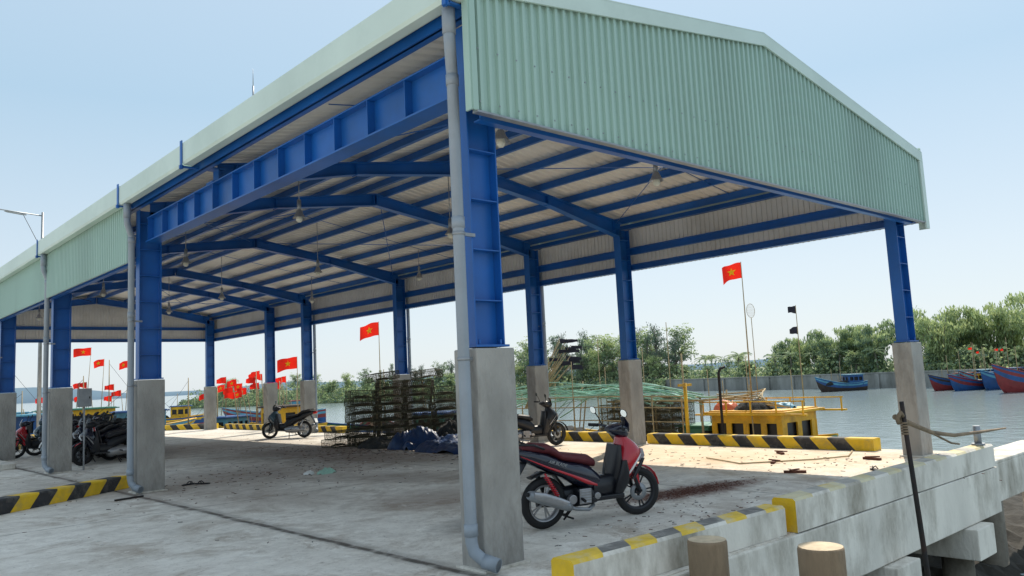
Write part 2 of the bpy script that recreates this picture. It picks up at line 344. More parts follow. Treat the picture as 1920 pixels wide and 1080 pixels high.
def wallpanel(name,a,bb,n,zt,par=shed):
    b_=MB(); corr(b_,a,bb,ZB,zt,.112,.029,n,0)
    ia=(a[0]-n[0]*.012,a[1]-n[1]*.012); ib=(bb[0]-n[0]*.012,bb[1]-n[1]*.012)
    corr(b_,ia,ib,ZB,zt,.112,.02,n,1); return b_.obj(name,['green','white_in'],par)
zg=lambda x:zr(x)-.06
for i,(xa,xb) in enumerate(((-OX,4.66),(4.67,7.15),(7.16,W+OX))):
    wallpanel('gable_panel',(xa,-OY-.004*(i==1)),(xb,-OY-.004*(i==1)),(0,-1),zg)
wallpanel('gable_panel',(W+OX,YE+OY),(-OX,YE+OY),(0,1),zg)
wallpanel('side_panel',(W+OX,-OY),(W+OX,YE+OY),(1,0),5.02)
wallpanel('side_panel',(-OX,YE+OY),(-OX,9.05),(-1,0),4.99)
b_=MB()
for z in (4.02,4.5):
    for i in range(43):
        x=-.28+i*.232; b_.box((x,-OY-.031,z),(.012,.008,.012))
b_.obj('panel_screws','steel',shed)
def slopeplate(b_,x0,x1,y0,y1,up0,up1,mi=0):
    vs=[]
    for x in (x0,x1):
        for y,z in ((y0,up0),(y1,up0),(y1,up1),(y0,up1)): vs.append((x,y,zr(x)+z))
    b_.add(vs,[(0,1,2,3),(7,6,5,4),(0,4,5,1),(1,5,6,2),(2,6,7,3),(3,7,4,0)],mi)
for yy,sg in ((-OY,-1),(YE+OY,1)):
    b_=MB()
    for x0,x1 in ((-OX-.1,XR),(XR,W+OX+.08)):
        slopeplate(b_,x0,x1,yy+sg*.036,yy+sg*.06,-.14,.03); slopeplate(b_,x0,x1,yy-sg*.2,yy+sg*.06,.032,.045)
    b_.obj('gable_flashing','pale',shed)
b_=MB()
b_.box((W+OX+.02,-OY-.045,4.47),(.14,.025,1.3)); b_.box((W+OX+.08,-OY+.03,4.47),(.025,.16,1.3))
b_.obj('corner_flashing','pale',shed)
b_=MB(); b_.box((-OX-.01,-OY-.04,4.45),(.06,.018,1.04)); b_.box((-OX-.045,-OY+.0,4.45),(.02,.08,1.04)); b_.obj('corner_flashing','green',shed)
b_=MB(); b_.box((W/2,-OY-.02,ZB-.009),(W+2*OX,.07,.018)); b_.obj('drip_flashing','steel',shed)
def roofside(x0,x1):
    b_=MB()
    for dz,mi,dep in ((0,0,.03),(-.02,1,.03)):
        k=int((YE+2*OY)/.2); p=(YE+2*OY)/k; pts=[]
        for i in range(k):
            s0=-OY+i*p; pts+=[(s0,0),(s0+p*.6,0),(s0+p*.7,1),(s0+p*.9,1)]
        pts.append((YE+OY,0)); vs=[]
        for y,o in pts: vs+=[(x0,y,zr(x0)+dz+o*dep),(x1,y,zr(x1)+dz+o*dep)]
        b_.add(vs,[(2*i,2*i+1,2*i+3,2*i+2) for i in range(len(pts)-1)],mi)
    return b_.obj('roof_sheet',['pale','white_in'],shed)
roofside(-OX-.03,XR); roofside(XR,W+OX+.03)
b_=MB()
for sgn in (-1,1):
    b_.add([(XR,-OY,5.985),(XR+sgn*.25,-OY,5.95),(XR+sgn*.25,YE+OY,5.95),(XR,YE+OY,5.985)],[(0,1,2,3)])
b_.obj('ridge_cap','pale',shed)
for i in range(6):
    for sgn in (-1,1):
        x=XR+sgn*(.28+i*.89); z=zr(x)-.02
        b_=MB(); b_.box((x,YE/2,z-.085),(.012,YE+.7,.15)); b_.box((x+.03,YE/2,z-.014),(.07,YE+.7,.012)); b_.box((x-.03,YE/2,z-.156),(.07,YE+.7,.012)); b_.obj('purlin','blue',shed)
for x in (-.24,W+.24):
    b_=MB(); b_.box((x,YE/2,4.95),(.05,YE+.6,.11)); b_.box((x+(.05 if x<0 else -.05),YE/2,4.901),(.1,YE+.6,.012)); b_.obj('eave_beam','blue',shed)
def rafter(y):
    b_=MB()
    for sx in (-1,1):
        X_=lambda t:XR+sx*t
        top=lambda t:zr(X_(t))-.18
        pts=[(0.006,.25),(2.3,.2),(4.67,.34)]
        for (t0,d0),(t1,d1) in zip(pts[:-1],pts[1:]):
            a0,a1,b0,b1=top(t0),top(t1),top(t0)-d0,top(t1)-d1
            vs=[(X_(t),y+dy,z) for dy in(-.005,.005) for t,z in((t0,b0),(t1,b1),(t1,a1),(t0,a0))]
            b_.add(vs,[(0,1,2,3),(7,6,5,4),(0,4,5,1),(1,5,6,2),(2,6,7,3),(3,7,4,0)])
            b_.beam((X_(t0),y,a0),(X_(t1),y,a1),.17,.012); b_.beam((X_(t0),y,b0),(X_(t1),y,b1),.17,.012)
        for t in (.04,2.3,4.4): b_.box((X_(t),y,top(t)-.12),(.012,.16,.2))
    b_.obj('rafter','blue',shed)
for y in (0,6,9,15,21,24,30): rafter(y)
b_=MB(); y0,y1=.2,8.8; zt,zb=4.70,4.28
b_.box((0,(y0+y1)/2,(zt+zb)/2),(.012,y1-y0,zt-zb)); b_.box((0,(y0+y1)/2,zt),(.20,y1-y0,.018)); b_.box((0,(y0+y1)/2,zb),(.24,y1-y0,.02))
k=12
for i in range(k+1):
    y=y0+.05+(y1-y0-.1)*i/k; b_.box((-.053,y,(zt+zb)/2),(.094,.012,zt-zb-.02)); b_.box((.053,y,(zt+zb)/2),(.094,.012,zt-zb-.02))
b_.obj('girder','blue',shed)
b_=MB(); b_.box((0,6,4.82),(.02,.2,.22)); b_.box((0,6,4.72),(.22,.24,.02)); b_.box((0,6,4.93),(.2,.2,.02)); b_.obj('girder_seat','blue',shed)
for x,ya,yb in ((W+.22,-.3,30.3),(-.24,9.1,30.3)):
    for z,h in ((4.36,.15),(3.99,.12)):
        b_=MB(); b_.box((x,(ya+yb)/2,z),(.012,yb-ya,h)); sx=-1 if x>1 else 1
        b_.box((x+sx*.04,(ya+yb)/2,z-h/2),(.09,yb-ya,.012)); b_.box((x+sx*.04,(ya+yb)/2,z+h/2),(.09,yb-ya,.012)); b_.obj('girt','blue',shed)
for y in (-.26,30.26):
    for z in (3.99,4.5):
        b_=MB(); b_.box((W/2,y,z),(W+.3,.012,.13)); b_.box((W/2,y+(.04 if y<0 else -.04),z-.065),(W+.3,.09,.012)); b_.obj('girt','blue',shed)
def rod(pts,r_):
    b_=MB(); b_.tube(pts,r_,5); b_.obj('bracing_rod','blue',shed)
for y0,y1 in ((0,6),(9,15),(24,30)):
    for (xa,xb) in ((.3,4.5),(4.9,9.1)):
        rod([(xa,y0+.1,zr(xa)-.25),(xb,y1-.1,zr(xb)-.25)],.009); rod([(xa,y1-.1,zr(xa)-.27),(xb,y0+.1,zr(xb)-.27)],.009)
for y in (3,12,18,27): rod([(.2,y,zr(.2)-.12),(XR,y,zr(XR)-.12),(W-.2,y,zr(W)-.12)],.008)
def column(x,y,dep=.33):
    b_=MB(); h=dep/2; z0,z1=1.92,4.86
    b_.box((0,0,(z0+z1)/2),(dep-.02,.010,z1-z0))
    for sx in(-1,1): b_.box((sx*h,0,(z0+z1)/2),(.014,.19,z1-z0))
    for z in (2.32,2.78,3.24,3.70,4.16,4.62):
        for sy in(-1,1): b_.box((0,sy*.05,z),(dep-.02,.088,.01))
    b_.box((0,0,1.912),(dep+.06,.26,.02))
    for sx in(-1,1):
        for sy in(-1,1): b_.tube([(sx*(h-.04),sy*.09,1.9),(sx*(h-.04),sy*.09,1.97)],.012,6)
    c_=b_.obj('column','blue',shed,(x,y,0))
    b_=MB(); b_.box((0,0,.946),(.45,.32,1.888)); p=b_.obj('plinth','plinth',c_,bevel=.014)
    b_=MB(); b_.box((0,0,.012),(.52,.4,.02)); b_.obj('base_pad','conc',c_)
for y in (0,9,15,21,30): column(0,y,.36 if y else .33)
for y in (0,6,9,15,21,24,30): column(W+(.06 if y==0 else 0),y)
gs=[-.42,6,9,15,21,30.4]
for side in (-1,1):
    gx=(-OX-.09) if side<0 else W+OX+.09
    for gi,(a,bb) in enumerate(zip(gs[:-1],gs[1:])):
        b_=MB(); o=side; dz=(0,-.012,.006,-.01,.004)[gi]
        prof=[(gx-o*.09,5.17),(gx-o*.09,4.97),(gx-o*.05,4.93),(gx+o*.07,4.93),(gx+o*.09,4.97),(gx+o*.09,5.25),(gx+o*.06,5.27),(gx+o*.06,5.255),(gx+o*.078,5.24),(gx+o*.078,4.98),(gx+o*.065,4.945),(gx-o*.045,4.945),(gx-o*.078,4.98),(gx-o*.078,5.17)]
        b_.ext(prof,lambda p,y:(p[0],y,p[1]+dz),a+.02,bb-.02); b_.obj('gutter','pale',shed)
    for y in gs[:-1]:
        b_=MB(); yy=y if y>0 else -.3
        b_.box((gx+side*.1,yy,5.08),(.015,.07,.42)); b_.box((gx+side*.1-.0,yy,4.9),(.05,.05,.05)); b_.box((gx-side*.02,yy,4.905),(.24,.05,.02)); b_.obj('gutter_bracket','blue',shed)
def downpipe(x,y,side):
    b_=MB(); s_=side
    pts=[(x+s_*.43,y-.22,4.94),(x+s_*.43,y-.22,4.62),(x+s_*.42,y-.21,4.56),(x+s_*.34,y-.12,4.42),(x+s_*.32,y-.1,4.36),(x+s_*.32,y-.1,.26),(x+s_*.31,y-.12,.18),(x+s_*.27,y-.2,.11),(x+s_*.22,y-.32,.075)]
    b_.tube(pts,.053,14)
    for z in (4.30,3.0,.36): b_.tube([(x+s_*.32,y-.1,z-.05),(x+s_*.32,y-.1,z+.05)],.059,14)
    b_.tube([(x+s_*.43,y-.22,4.66),(x+s_*.43,y-.22,4.9)],.061,12)
    b_.tube([(x+s_*.27,y-.2,.11),(x+s_*.22,y-.32,.075)],.062,12)
    b_.obj('downpipe','pvc',shed)
    for z in (1.8,2.9):
        b_=MB(); b_.box((x+s_*.24,y-.1,z),(.2,.025,.03)); b_.tube([(x+s_*.32,y-.1,z-.015),(x+s_*.32,y-.1,z+.015)],.058,14); b_.obj('pipe_clamp','steel',shed)
for y in (0,9,15,21): downpipe(0,y,-1)
for y in (9,15,21): downpipe(W,y+.1,1)
b_=MB(); b_.tube([(4.7,15,5.95),(4.7,15,9.4)],.04,8); b_.tube([(4.7,15,9.4),(4.7,15,10.1)],.025,6); b_.tube([(4.7,15,10.1),(4.7,15,10.6)],[.014,.004],6); b_.box((4.7,15,5.97),(.2,.2,.03)); b_.obj('lightning_rod','steel',shed)
def lamp(x,y,z=4.45):
    e=empty('hanging_lamp',(x,y,z)); zt=zr(x)-.17-z
    b_=MB(); b_.tube([(0,0,.28),(0,0,zt)],.008,6); b_.tube([(0,0,.12),(0,0,.3)],.035,12); b_.tube([(0,0,.3),(0,0,.33)],[.035,.012],12); b_.obj('lamp_stem','steel',e)
    b_=MB(); b_.lathe([(.035,.14),(.05,.12),(.07,.06),(.105,.01),(.11,0),(.104,.003),(.065,.05),(.03,.11)],(0,0,0),20); b_.obj('lamp_shade','silver',e)
    b_=MB(); b_.lathe([(.001,-.075),(.03,-.07),(.052,-.04),(.055,-.01),(.035,.04),(.02,.08)],(0,0,0),16); b_.obj('bulb','bulb',e)
    tag(e,'metal high-bay lamp hanging from the blue shed roof frame','lamp','lamps hanging under the shed roof')
for x,y in ((4.9,1.6),(1.6,6.5),(4.8,6.5),(1.7,11.9),(5.0,12.1),(1.6,1.4),(1.7,18),(5,18),(1.7,25.5),(5,22.5),(8,12),(8,18)): lamp(x,y,4.45)
b_=MB(); b_.box((0,0,0),(.28,.14,.42)); b_.box((0,-.075,0),(.24,.01,.38)); b_.tube([(0,0,-.2),(0,0,-1.64)],.02,8); b_.box((.09,-.085,0),(.02,.015,.05),1)
tag(b_.obj('electrical_box',['steel','black'],loc=(.48,14.9,1.65),bevel=.006),'grey metal electrical box on a conduit beside the plinth','electrical box')
# ------------------------------------------------------------------ street lamp
e=empty('street_lamp',(3.15,32.3,0)); tag(e,'tall thin street lamp pole with a long horizontal arm','street lamp')
b_=MB(); b_.tube([(0,0,0),(0,0,9.6)],[.09,.045],10); b_.tube([(0,0,0),(0,0,.3)],.13,10); b_.obj('pole','steel',e)
b_=MB(); b_.tube([(0,0,9.45),(-1.6,-.1,9.55),(-2.6,-.15,9.5)],.025,6); b_.obj('arm','steel',e)
b_=MB(); b_.loft([((-.6,0,9.43),(0,.05,0),(0,0,.02)),((-.8,0,9.45),(0,.09,0),(0,0,.035)),((-1.3,0,9.5),(0,.08,0),(0,0,.03)),((-1.4,0,9.51),(0,.03,0),(0,0,.01))],10); b_.obj('lamp_head','silver',e)
b_=MB(); b_.tube([(-.7,0,9.4),(-.45,-1.5,8.0),(-.3,-3.5,6.6),(-.1,-5.5,5.4),(0,-7.5,5.0)],.012,5); b_.obj('cable','black',e)
# ------------------------------------------------------------------ scooter
def wheel(parent,x,r,w,disc=True):
    e=MB(); e.torus((0,0,0),r-w*.5,w*.5,n=36,m=10,sq=.85); t=e.obj('wheel','black',parent,(x,0,r))
    e=MB(); ri=r-w*.92
    e.lathe([(ri+.012,-.035),(ri-.01,-.03),(ri-.014,0),(ri-.01,.03),(ri+.012,.035)],(0,0,0),32,0,'y')
    e.tube([(0,-.05,0),(0,.05,0)],.035,14)
    for i in range(5):
        a=i*math.tau/5
        for da in (-.13,.13):
            e.beam((math.cos(a)*.03,0,math.sin(a)*.03),(math.cos(a+da)*(ri-.008),0,math.sin(a+da)*(ri-.008)),.014,.018,up=(0,1,0))
    e.obj('rim','plas' if disc else 'silver',t)
    if disc:
        e=MB(); e.lathe([(.05,-.045),(.1,-.045),(.1,-.040),(.05,-.040)],(0,0,0),28,0,'y'); e.obj('brake_disc','steel',t)
    return t
def scooter(loc,heading,body='navy',front='redg',seat='seatr',label='',lean=.06,text=False,steer=.25,style=0):
    p=empty('parked_motorbike',loc,heading); p.rotation_euler=(lean,0,heading)
    tag(p,label,'motorbike','motorbikes parked on the quay')
    wheel(p,-.61,.275,.10,False); fw=wheel(p,.63,.27,.085,True); fw.rotation_euler=(0,0,steer)
    b_=MB(); b_.xl([(-1.04,.835,.865,.025),(-.95,.78,.875,.065),(-.8,.70,.865,.11),(-.62,.62,.82,.14),(-.42,.53,.73,.155),(-.22,.42,.69,.155),(-.06,.35,.64,.14),(.06,.33,.54,.11)],16,e=.85); b_.obj('rear_body',body,p)
    b_=MB(); b_.xl([(-.04,.27,.50,.13),(.12,.25,.50,.12),(.24,.25,.50,.10),(.34,.27,.54,.11)],14); b_.box((.14,0,.27),(.44,.28,.05)); b_.obj('footboard','plas',p,bevel=.01)
    b_=MB(); b_.xl([(-.88,.85,.895,.05),(-.76,.82,.925,.105),(-.58,.79,.905,.125),(-.50,.75,.865,.13),(-.43,.71,.805,.14),(-.24,.67,.775,.14),(-.06,.62,.745,.10),(.03,.60,.69,.055)],16,e=.85); b_.obj('seat',seat,p)
    b_=MB()
    b_.tube([(-.66,.13,.86),(-.8,.145,.915),(-.98,.09,.925),(-1.02,0,.925),(-.98,-.09,.925),(-.8,-.145,.915),(-.66,-.13,.86)],.013,8)
    b_.obj('grab_rail','plas',p)
    b_=MB(); b_.xl([(-1.06,.79,.84,.045),(-1.02,.765,.845,.075),(-.95,.765,.83,.075)],12); b_.obj('tail_light','redlens',p)
    b_=MB(); b_.loft([((-.86,0,.72),(0,.085,0),(.03,0,.01)),((-.96,0,.56),(0,.08,0),(.015,0,.01)),((-1.04,0,.42),(0,.075,0),(.01,0,.008))],10)
    b_.loft([((-.36,0,.42),(0,.06,0),(.012,0,0)),((-.48,0,.56),(0,.065,0),(.0,0,.012)),((-.62,0,.6),(0,.065,0),(0,0,.012)),((-.78,0,.55),(0,.06,0),(0,0,.012))],10)
    b_.obj('rear_mudguard','plas',p)
    b_=MB(); b_.box((-1.03,0,.55),(.008,.19,.14),0,Matrix.Rotation(.35,3,'Y')); b_.obj('number_plate','white',p)
    sec=[(.30,.33,.38,.06),(.38,.29,.45,.11),(.48,.27,.51,.155),(.58,.28,.575,.18),(.68,.31,.64,.19),(.755,.34,.65,.175),(.83,.36,.58,.14),(.90,.37,.48,.09)]
    b_=MB(); b_.loft([(((a+c)/2,0,z),(0,h,0),((c-a)/2,0,0)) for z,a,c,h in sec],18,e=.95); b_.obj('front_body',front,p)
    b_=MB()
    for sy in (-1,1):
        b_.loft([((.30,sy*.10,.30),(.06,0,0),(0,.04,0)),((.335,sy*.145,.42),(.085,0,.0),(0,.035,0)),((.345,sy*.170,.53),(.06,0,0),(0,.03,0)),((.345,sy*.178,.66),(.025,0,0),(0,.02,0))],10)
        b_.loft([((.47,sy*.150,.44),(.02,0,0),(0,.018,0)),((.54,sy*.172,.56),(.03,0,0),(0,.018,0)),((.61,sy*.165,.66),(.02,0,0),(0,.014,0))],8)
    b_.loft([((.32,0,.3),(0,.1,0),(.1,0,0)),((.34,0,.44),(0,.12,0),(.10,0,0)),((.31,0,.6),(0,.16,0),(.05,0,0)),((.33,0,.82),(0,.13,0),(.03,0,0))],12)
    b_.obj('side_fairing','plas' if style==0 else body,p)
    b_=MB()
    for sy in(-1,1): b_.loft([((.585,sy*.10,.63),(.02,sy*.04,0),(0,0,.02)),((.615,sy*.095,.685),(.025,sy*.06,0),(0,0,.03)),((.595,sy*.115,.75),(.02,sy*.05,0),(0,0,.022))],10)
    b_.obj('headlight','lens',p)
    b_=MB()
    for sy in (-1,1):
        b_.loft([((.36,sy*.140,.44),(.008,0,0),(0,.015,.0)),((.44,sy*.176,.55),(.016,0,0),(0,.012,0)),((.52,sy*.184,.65),(.012,0,0),(0,.010,0)),((.58,sy*.17,.72),(.004,0,0),(0,.008,0))],8)
    b_.obj('decal_stripe','white' if text else 'silver',p)
    b_=MB(); b_.xl([(.24,.97,1.01,.05),(.3,.93,1.04,.10),(.38,.89,1.06,.115),(.47,.88,1.03,.085),(.53,.93,1.01,.035)],14)
    b_.loft([((.50,0,.95),(0,.07,0),(.012,0,.01)),((.50,0,1.04),(0,.075,0),(.008,0,0)),((.46,0,1.12),(0,.045,0),(.005,0,0))],10)
    b_.tube([(.34,.08,1.0),(.31,.2,1.02),(.24,.31,1.02)],.014,8); b_.tube([(.34,-.08,1.0),(.31,-.2,1.02),(.24,-.31,1.02)],.014,8)
    hb=b_.obj('handlebar',body,p)
    for sy in(-1,1):
        b_=MB(); b_.tube([(.285,sy*.235,1.02),(.225,sy*.34,1.02)],.019,10); b_.tube([(.285,sy*.235,1.02),(.33,sy*.24,1.02),(.28,sy*.35,1.015)],.007,6); b_.obj('grip','black',hb)
        b_=MB(); b_.tube([(.31,sy*.2,1.03),(.30,sy*.24,1.1),(.28,sy*.3,1.17)],.007,6)
        b_.loft([((.275,sy*.3,1.19),(0,.02,.0),(0,0,.015)),((.268,sy*.3,1.19),(0,.06,.01),(0,0,.04)),((.262,sy*.3,1.19),(0,.062,.01),(0,0,.042))],14,e=.85)
        mr_=b_.obj('mirror','black',hb)
        b_=MB(); b_.loft([((.2605,sy*.3,1.19),(0,.055,.009),(0,0,.036)),((.2595,sy*.3,1.19),(0,.055,.009),(0,0,.036))],14,e=.85); b_.obj('mirror_glass','glass',mr_)
    b_=MB()
    for sy in(-1,1): b_.tube([(.63,sy*.062,.27),(.55,sy*.062,.46),(.47,sy*.05,.68)],[.024,.022,.018],8)
    b_.tube([(.63,-.075,.27),(.63,.075,.27)],.012,8); b_.obj('fork','plas',p)
    b_=MB(); secs=[]
    for a in range(-10,126,15):
        an=math.radians(a+20); rr=.295
        c_=V((.63+math.cos(an)*rr,0,.27+math.sin(an)*rr)); secs.append((c_,(0,.055 if 10<a<110 else .042,0),(math.cos(an)*.012,0,math.sin(an)*.012)))
    b_.loft(secs,10)
    for sy in(-1,1): b_.loft([((.56,sy*.06,.50),(.05,0,0),(0,.008,0)),((.58,sy*.066,.42),(.04,0,0),(0,.008,0)),((.61,sy*.066,.32),(.02,0,0),(0,.008,0))],8)
    b_.obj('front_fender',front,p)
    b_=MB(); b_.xl([(-.66,.22,.34,.03),(-.45,.2,.4,.05),(-.2,.17,.42,.09),(-.02,.18,.38,.1),(.06,.22,.34,.06)],12,y=.06); b_.xl([(-.24,.2,.40,.06),(-.1,.2,.42,.08),(.02,.22,.38,.05)],12,y=-.06)
    b_.tube([(-.61,-.1,.275),(-.61,.1,.275)],.03,10)
    b_.tube([(-.5,.13,.3),(-.62,.13,.58)],.028,10)
    b_.obj('engine','silver' if style else 'plas',p)
    b_=MB(); b_.tube([(-.50,-.13,.33),(-.66,-.13,.60)],.012,8)
    for k in range(9):
        t=k/8; b_.torus((-.52-.12*t,-.13,.37+.19*t),.026,.006,'z',12,5)
    b_.obj('shock_absorber','redg' if text else 'steel',p)
    b_=MB(); b_.box((-.17,-.148,.32),(.15,.02,.16)); 
    for i in range(5): b_.box((-.17,-.162,.26+i*.028),(.13,.012,.012))
    b_.tube([(-.33,-.10,.30),(-.33,-.16,.30)],.05,14); b_.tube([(.0,-.10,.30),(.0,-.14,.30)],.04,14)
    b_.obj('radiator_cover','silver',p,bevel=.006)
    b_=MB(); b_.tube([(-.02,-.08,.2),(-.12,-.13,.17),(-.3,-.16,.2),(-.4,-.165,.235)],.02,8,1)
    b_.tube([(-.36,-.168,.22),(-.42,-.17,.245),(-.85,-.19,.40),(-.9,-.192,.418)],[.03,.052,.058,.04],14,1)
    b_.loft([((-.45,-.215,.28),(.05,0,.02),(0,.018,.0)),((-.55,-.226,.31),(.02,-.0,.045),(0,.02,0)),((-.75,-.235,.385),(.02,0,.045),(0,.02,0)),((-.86,-.235,.42),(.005,0,.03),(0,.015,0))],10,0)
    b_.tube([(-.9,-.192,.418),(-.935,-.193,.43)],.022,10,2)
    b_.obj('exhaust',['silver','steel','black'],p)
    b_=MB(); b_.tube([(-.12,.1,.22),(-.2,.26,.0)],.012,8); b_.tube([(-.25,0,.2),(-.33,.0,.12),(-.33,.14,.1)],.012,8); b_.tube([(-.33,-.14,.1),(-.33,.14,.1)],.012,8); b_.obj('stand','iron',p)
    for sy in(-1,1):
        b_=MB(); b_.tube([(-.22,sy*.16,.3),(-.24,sy*.25,.29)],.016,8); b_.obj('footrest','black',p)
    if text:
        b_=MB()
        for sy in(-1,1):
            b_.loft([((-.92,sy*.078,.80),(.01,0,.0),(0,.01,.0)),((-.62,sy*.134,.665),(0,0,.012),(0,.010,0)),((-.36,sy*.154,.565),(0,0,.014),(0,.008,0)),((-.14,sy*.146,.47),(0,0,.026),(0,.008,0)),((.0,sy*.128,.42),(0,0,.012),(0,.008,0))],8)
        b_.obj('trim_stripe','redg',p)
        for sy in(-1,1):
            cu=bpy.data.curves.new('lettering','FONT'); cu.body='AIR BLADE'; cu.size=.048; cu.extrude=.001; cu.shear=.3; cu.align_x='CENTER'
            t=bpy.data.objects.new('lettering',cu); COL.objects.link(t)
            dg=bpy.context.evaluated_depsgraph_get(); dg.update(); me=bpy.data.meshes.new_from_object(t.evaluated_get(dg)); bpy.data.objects.remove(t)
            me.materials.clear(); me.materials.append(M['silver']); t=bpy.data.objects.new('lettering',me); COL.objects.link(t); t.parent=p
            t.location=(-.52,sy*.160,.685); t.rotation_euler=(math.radians(90),math.radians(16) if sy<0 else math.radians(-16),0 if sy<0 else math.pi)
    return p
hd=math.atan2(-.3,1.2)
scooter((2.0,.65,0),hd,label='red and black scooter with dark red seat on its side stand',text=True,lean=.05,steer=-.25)
scooter((8.25,8.15,0),math.radians(-24),'plas','plas','seatb','black scooter parked beside the striped kerb',.05,style=1)
M['pblue']=mat('pale_teal_paint',srgb(60,84,96),.3,0,.1,4,coat=.3)
scooter((7.75,19.4,0),math.radians(126),'plas','pblue','seatb','dark grey-blue motorbike parked near the far columns',.05,style=1)
for (x,y,h_,bd,fr,lab) in ((1.4,16.3,184,'plas','navy','black motorbike parked beside a plinth'),(1.55,16.9,200,'plas','redg','black and dark red motorbike in a tight row'),(1.1,17.3,176,'navy','plas','dark motorbike in a tight row'),(1.6,17.8,192,'navy','navy','dark blue motorbike in a tight row'),(1.9,18.4,204,'plas','plas','black motorbike in a tight row'),(1.3,18.7,186,'plas','pblue','black and grey motorbike in a tight row'),(1.7,19.3,190,'navy','plas','dark motorbike in a tight row'),(2.1,19.8,206,'plas','navy','black and navy motorbike in a tight row'),(1.6,20.3,186,'plas','white','black and white motorbike in a tight row'),(2.0,20.9,195,'plas','plas','black motorbike in a tight row'),(1.0,21.6,178,'navy','redg','dark blue and red motorbike in a tight row'),(1.6,22.2,185,'pblue','pblue','grey-blue motorbike in a tight row'),(2.1,23.0,170,'navy','redg','dark motorbike with red front in a row'),(2.6,18.6,205,'plas','plas','black motorbike in a tight row'),(2.6,20.4,195,'navy','plas','dark motorbike in a tight row')):
    scooter((x,y,0),math.radians(h_),bd,fr,'seatb',lab,.05,style=random.choice((0,1)),steer=random.uniform(-.4,.4))
# ------------------------------------------------------------------ traps
def trapmesh(L_=.74,w_=.5,h_=.2):
    b_=MB(); x,y,z=L_/2,w_/2,h_
    for zz in (0,z):
        for a,bb in (((-x,-y),(x,-y)),((x,-y),(x,y)),((x,y),(-x,y)),((-x,y),(-x,-y))): b_.beam((*a,zz),(*bb,zz),.015,.015,1)
    for a in ((-x,-y),(x,-y),(x,y),(-x,y)): b_.beam((*a,0),(*a,z),.015,.015,1)
    t=.0042
    for i in range(1,14):
        xx=-x+L_*i/14
        for yy in(-y,y): b_.beam((xx-.03,yy,0),(xx+.03,yy,z),t,t); b_.beam((xx+.03,yy,0),(xx-.03,yy,z),t,t)
        if i%2: b_.beam((xx,-y,z),(xx,y,z),t,t)
        if i%4==0: b_.beam((xx,-y,0),(xx,y,0),t,t)
    for i in range(1,9):
        yy=-y+w_*i/9
        for xx in(-x,x): b_.beam((xx,yy-.03,0),(xx,yy+.03,z),t,t); b_.beam((xx,yy+.03,0),(xx,yy-.03,z),t,t)
        if i%2: b_.beam((-x,yy,z),(x,yy,z),t,t)
    for yy in(-y,y): b_.beam((-x,yy,z*.5),(x,yy,z*.5),t,t)
    for xx in(-x,x): b_.beam((xx,-y,z*.5),(xx,y,z*.5),t,t)
    for sx in (-1,1):
        for k in range(8):
            a=k*math.tau/8; b_.beam((sx*x,.22*math.cos(a),z*.5+.09*math.sin(a)),(sx*.06,.05*math.cos(a),z*.5+.03*math.sin(a)),.005,.005)
    b_.loft([((-.24,.02,.03),(0,.04,0),(0,0,.012)),((-.10,.0,.04),(0,.08,0),(0,0,.025)),((.08,.03,.04),(0,.06,0),(0,0,.028)),((.22,-.02,.03),(0,.04,0),(0,0,.012))],8)
    return b_
tm=trapmesh(); t0=tm.obj('fishing_trap',['trap','trapf']); tag(t0,'brown netted wire fishing trap stacked on the quay','fishing trap','stacked fishing traps')
first=True
def putrap(x,y,z,rz,sc=1,label=None,tl=.04):
    global first
    if first: o=t0; first=False
    else: o=t0.copy(); COL.objects.link(o)
    o.location=(x,y,z); o.rotation_euler=(random.uniform(-tl,tl),random.uniform(-tl,tl),rz); o.scale=(sc,sc,sc)
    if label:o['label']=label
    return o
A=math.radians(-42)
d1=V((math.cos(A),math.sin(A),0)); d2=V((-d1.y,d1.x,0)); c0=V((8.0,12.9,0))
for i in range(4):
    for j in range(2):
        hgt=(7,8,8,7)[i]-(j==1 and i in (0,3))
        for k in range(hgt):
            pp=c0+d1*((i-1.5)*.765+random.uniform(-.05,.05))+d2*(j*.56-.2+random.uniform(-.06,.06)); putrap(pp.x,pp.y,.01+k*.212,A+random.uniform(-.1,.1))
for k,(x,y,z,r_) in enumerate(((6.55,14.0,.01,.3),(6.9,13.2,.01,1.1),(7.3,12.5,.01,.2),(7.7,12.1,.01,.9),(6.6,13.9,.22,.1))): putrap(x,y,z,r_)
putrap(8.5,12.5,1.74,A+.5,tl=.12); putrap(7.6,13.3,1.74,A-.4,tl=.12)
for i in range(3):
    for j in range(2):
        for k in range(5+(i+j)%2): putrap(11.95+j*.55,7.1+i*.8,-.28+k*.212,math.pi/2+random.uniform(-.06,.06),1,'brown netted fishing trap stacked on a moored boat')
# ------------------------------------------------------------------ tarp and net piles
def heap(name,cx_,cy_,rx,ry,h,mats,ang,seed,fold=.35,res=40,z0=0):
    b_=MB(); vs=[]
    for i in range(res+1):
        for j in range(res+1):
            u=i/res*2-1;v=j/res*2-1; r=math.hypot(u,v)
            edge=1+.25*nz.noise(V((math.atan2(v,u)*1.3,seed,0)))
            k=max(0,1-(r/edge)**2)
            n1=nz.noise(V((u*2.2,v*2.2,seed))); n2=nz.noise(V((u*5,v*5,seed+5))); n3=abs(nz.noise(V((u*9+n1*2,v*9,seed+9))))
            z=h*(k**.6)*(.75+fold*n1+.25*n2+.35*n3)+.004
            if r>edge: z=-.016
            vs.append((u*rx,v*ry,max(z,-.02)))
    b_.add(vs,[(i*(res+1)+j,(i+1)*(res+1)+j,(i+1)*(res+1)+j+1,i*(res+1)+j+1) for i in range(res) for j in range(res)],0,True)
    o=b_.obj(name,mats,None,(cx_,cy_,z0)); o.rotation_euler=(0,0,ang); return o
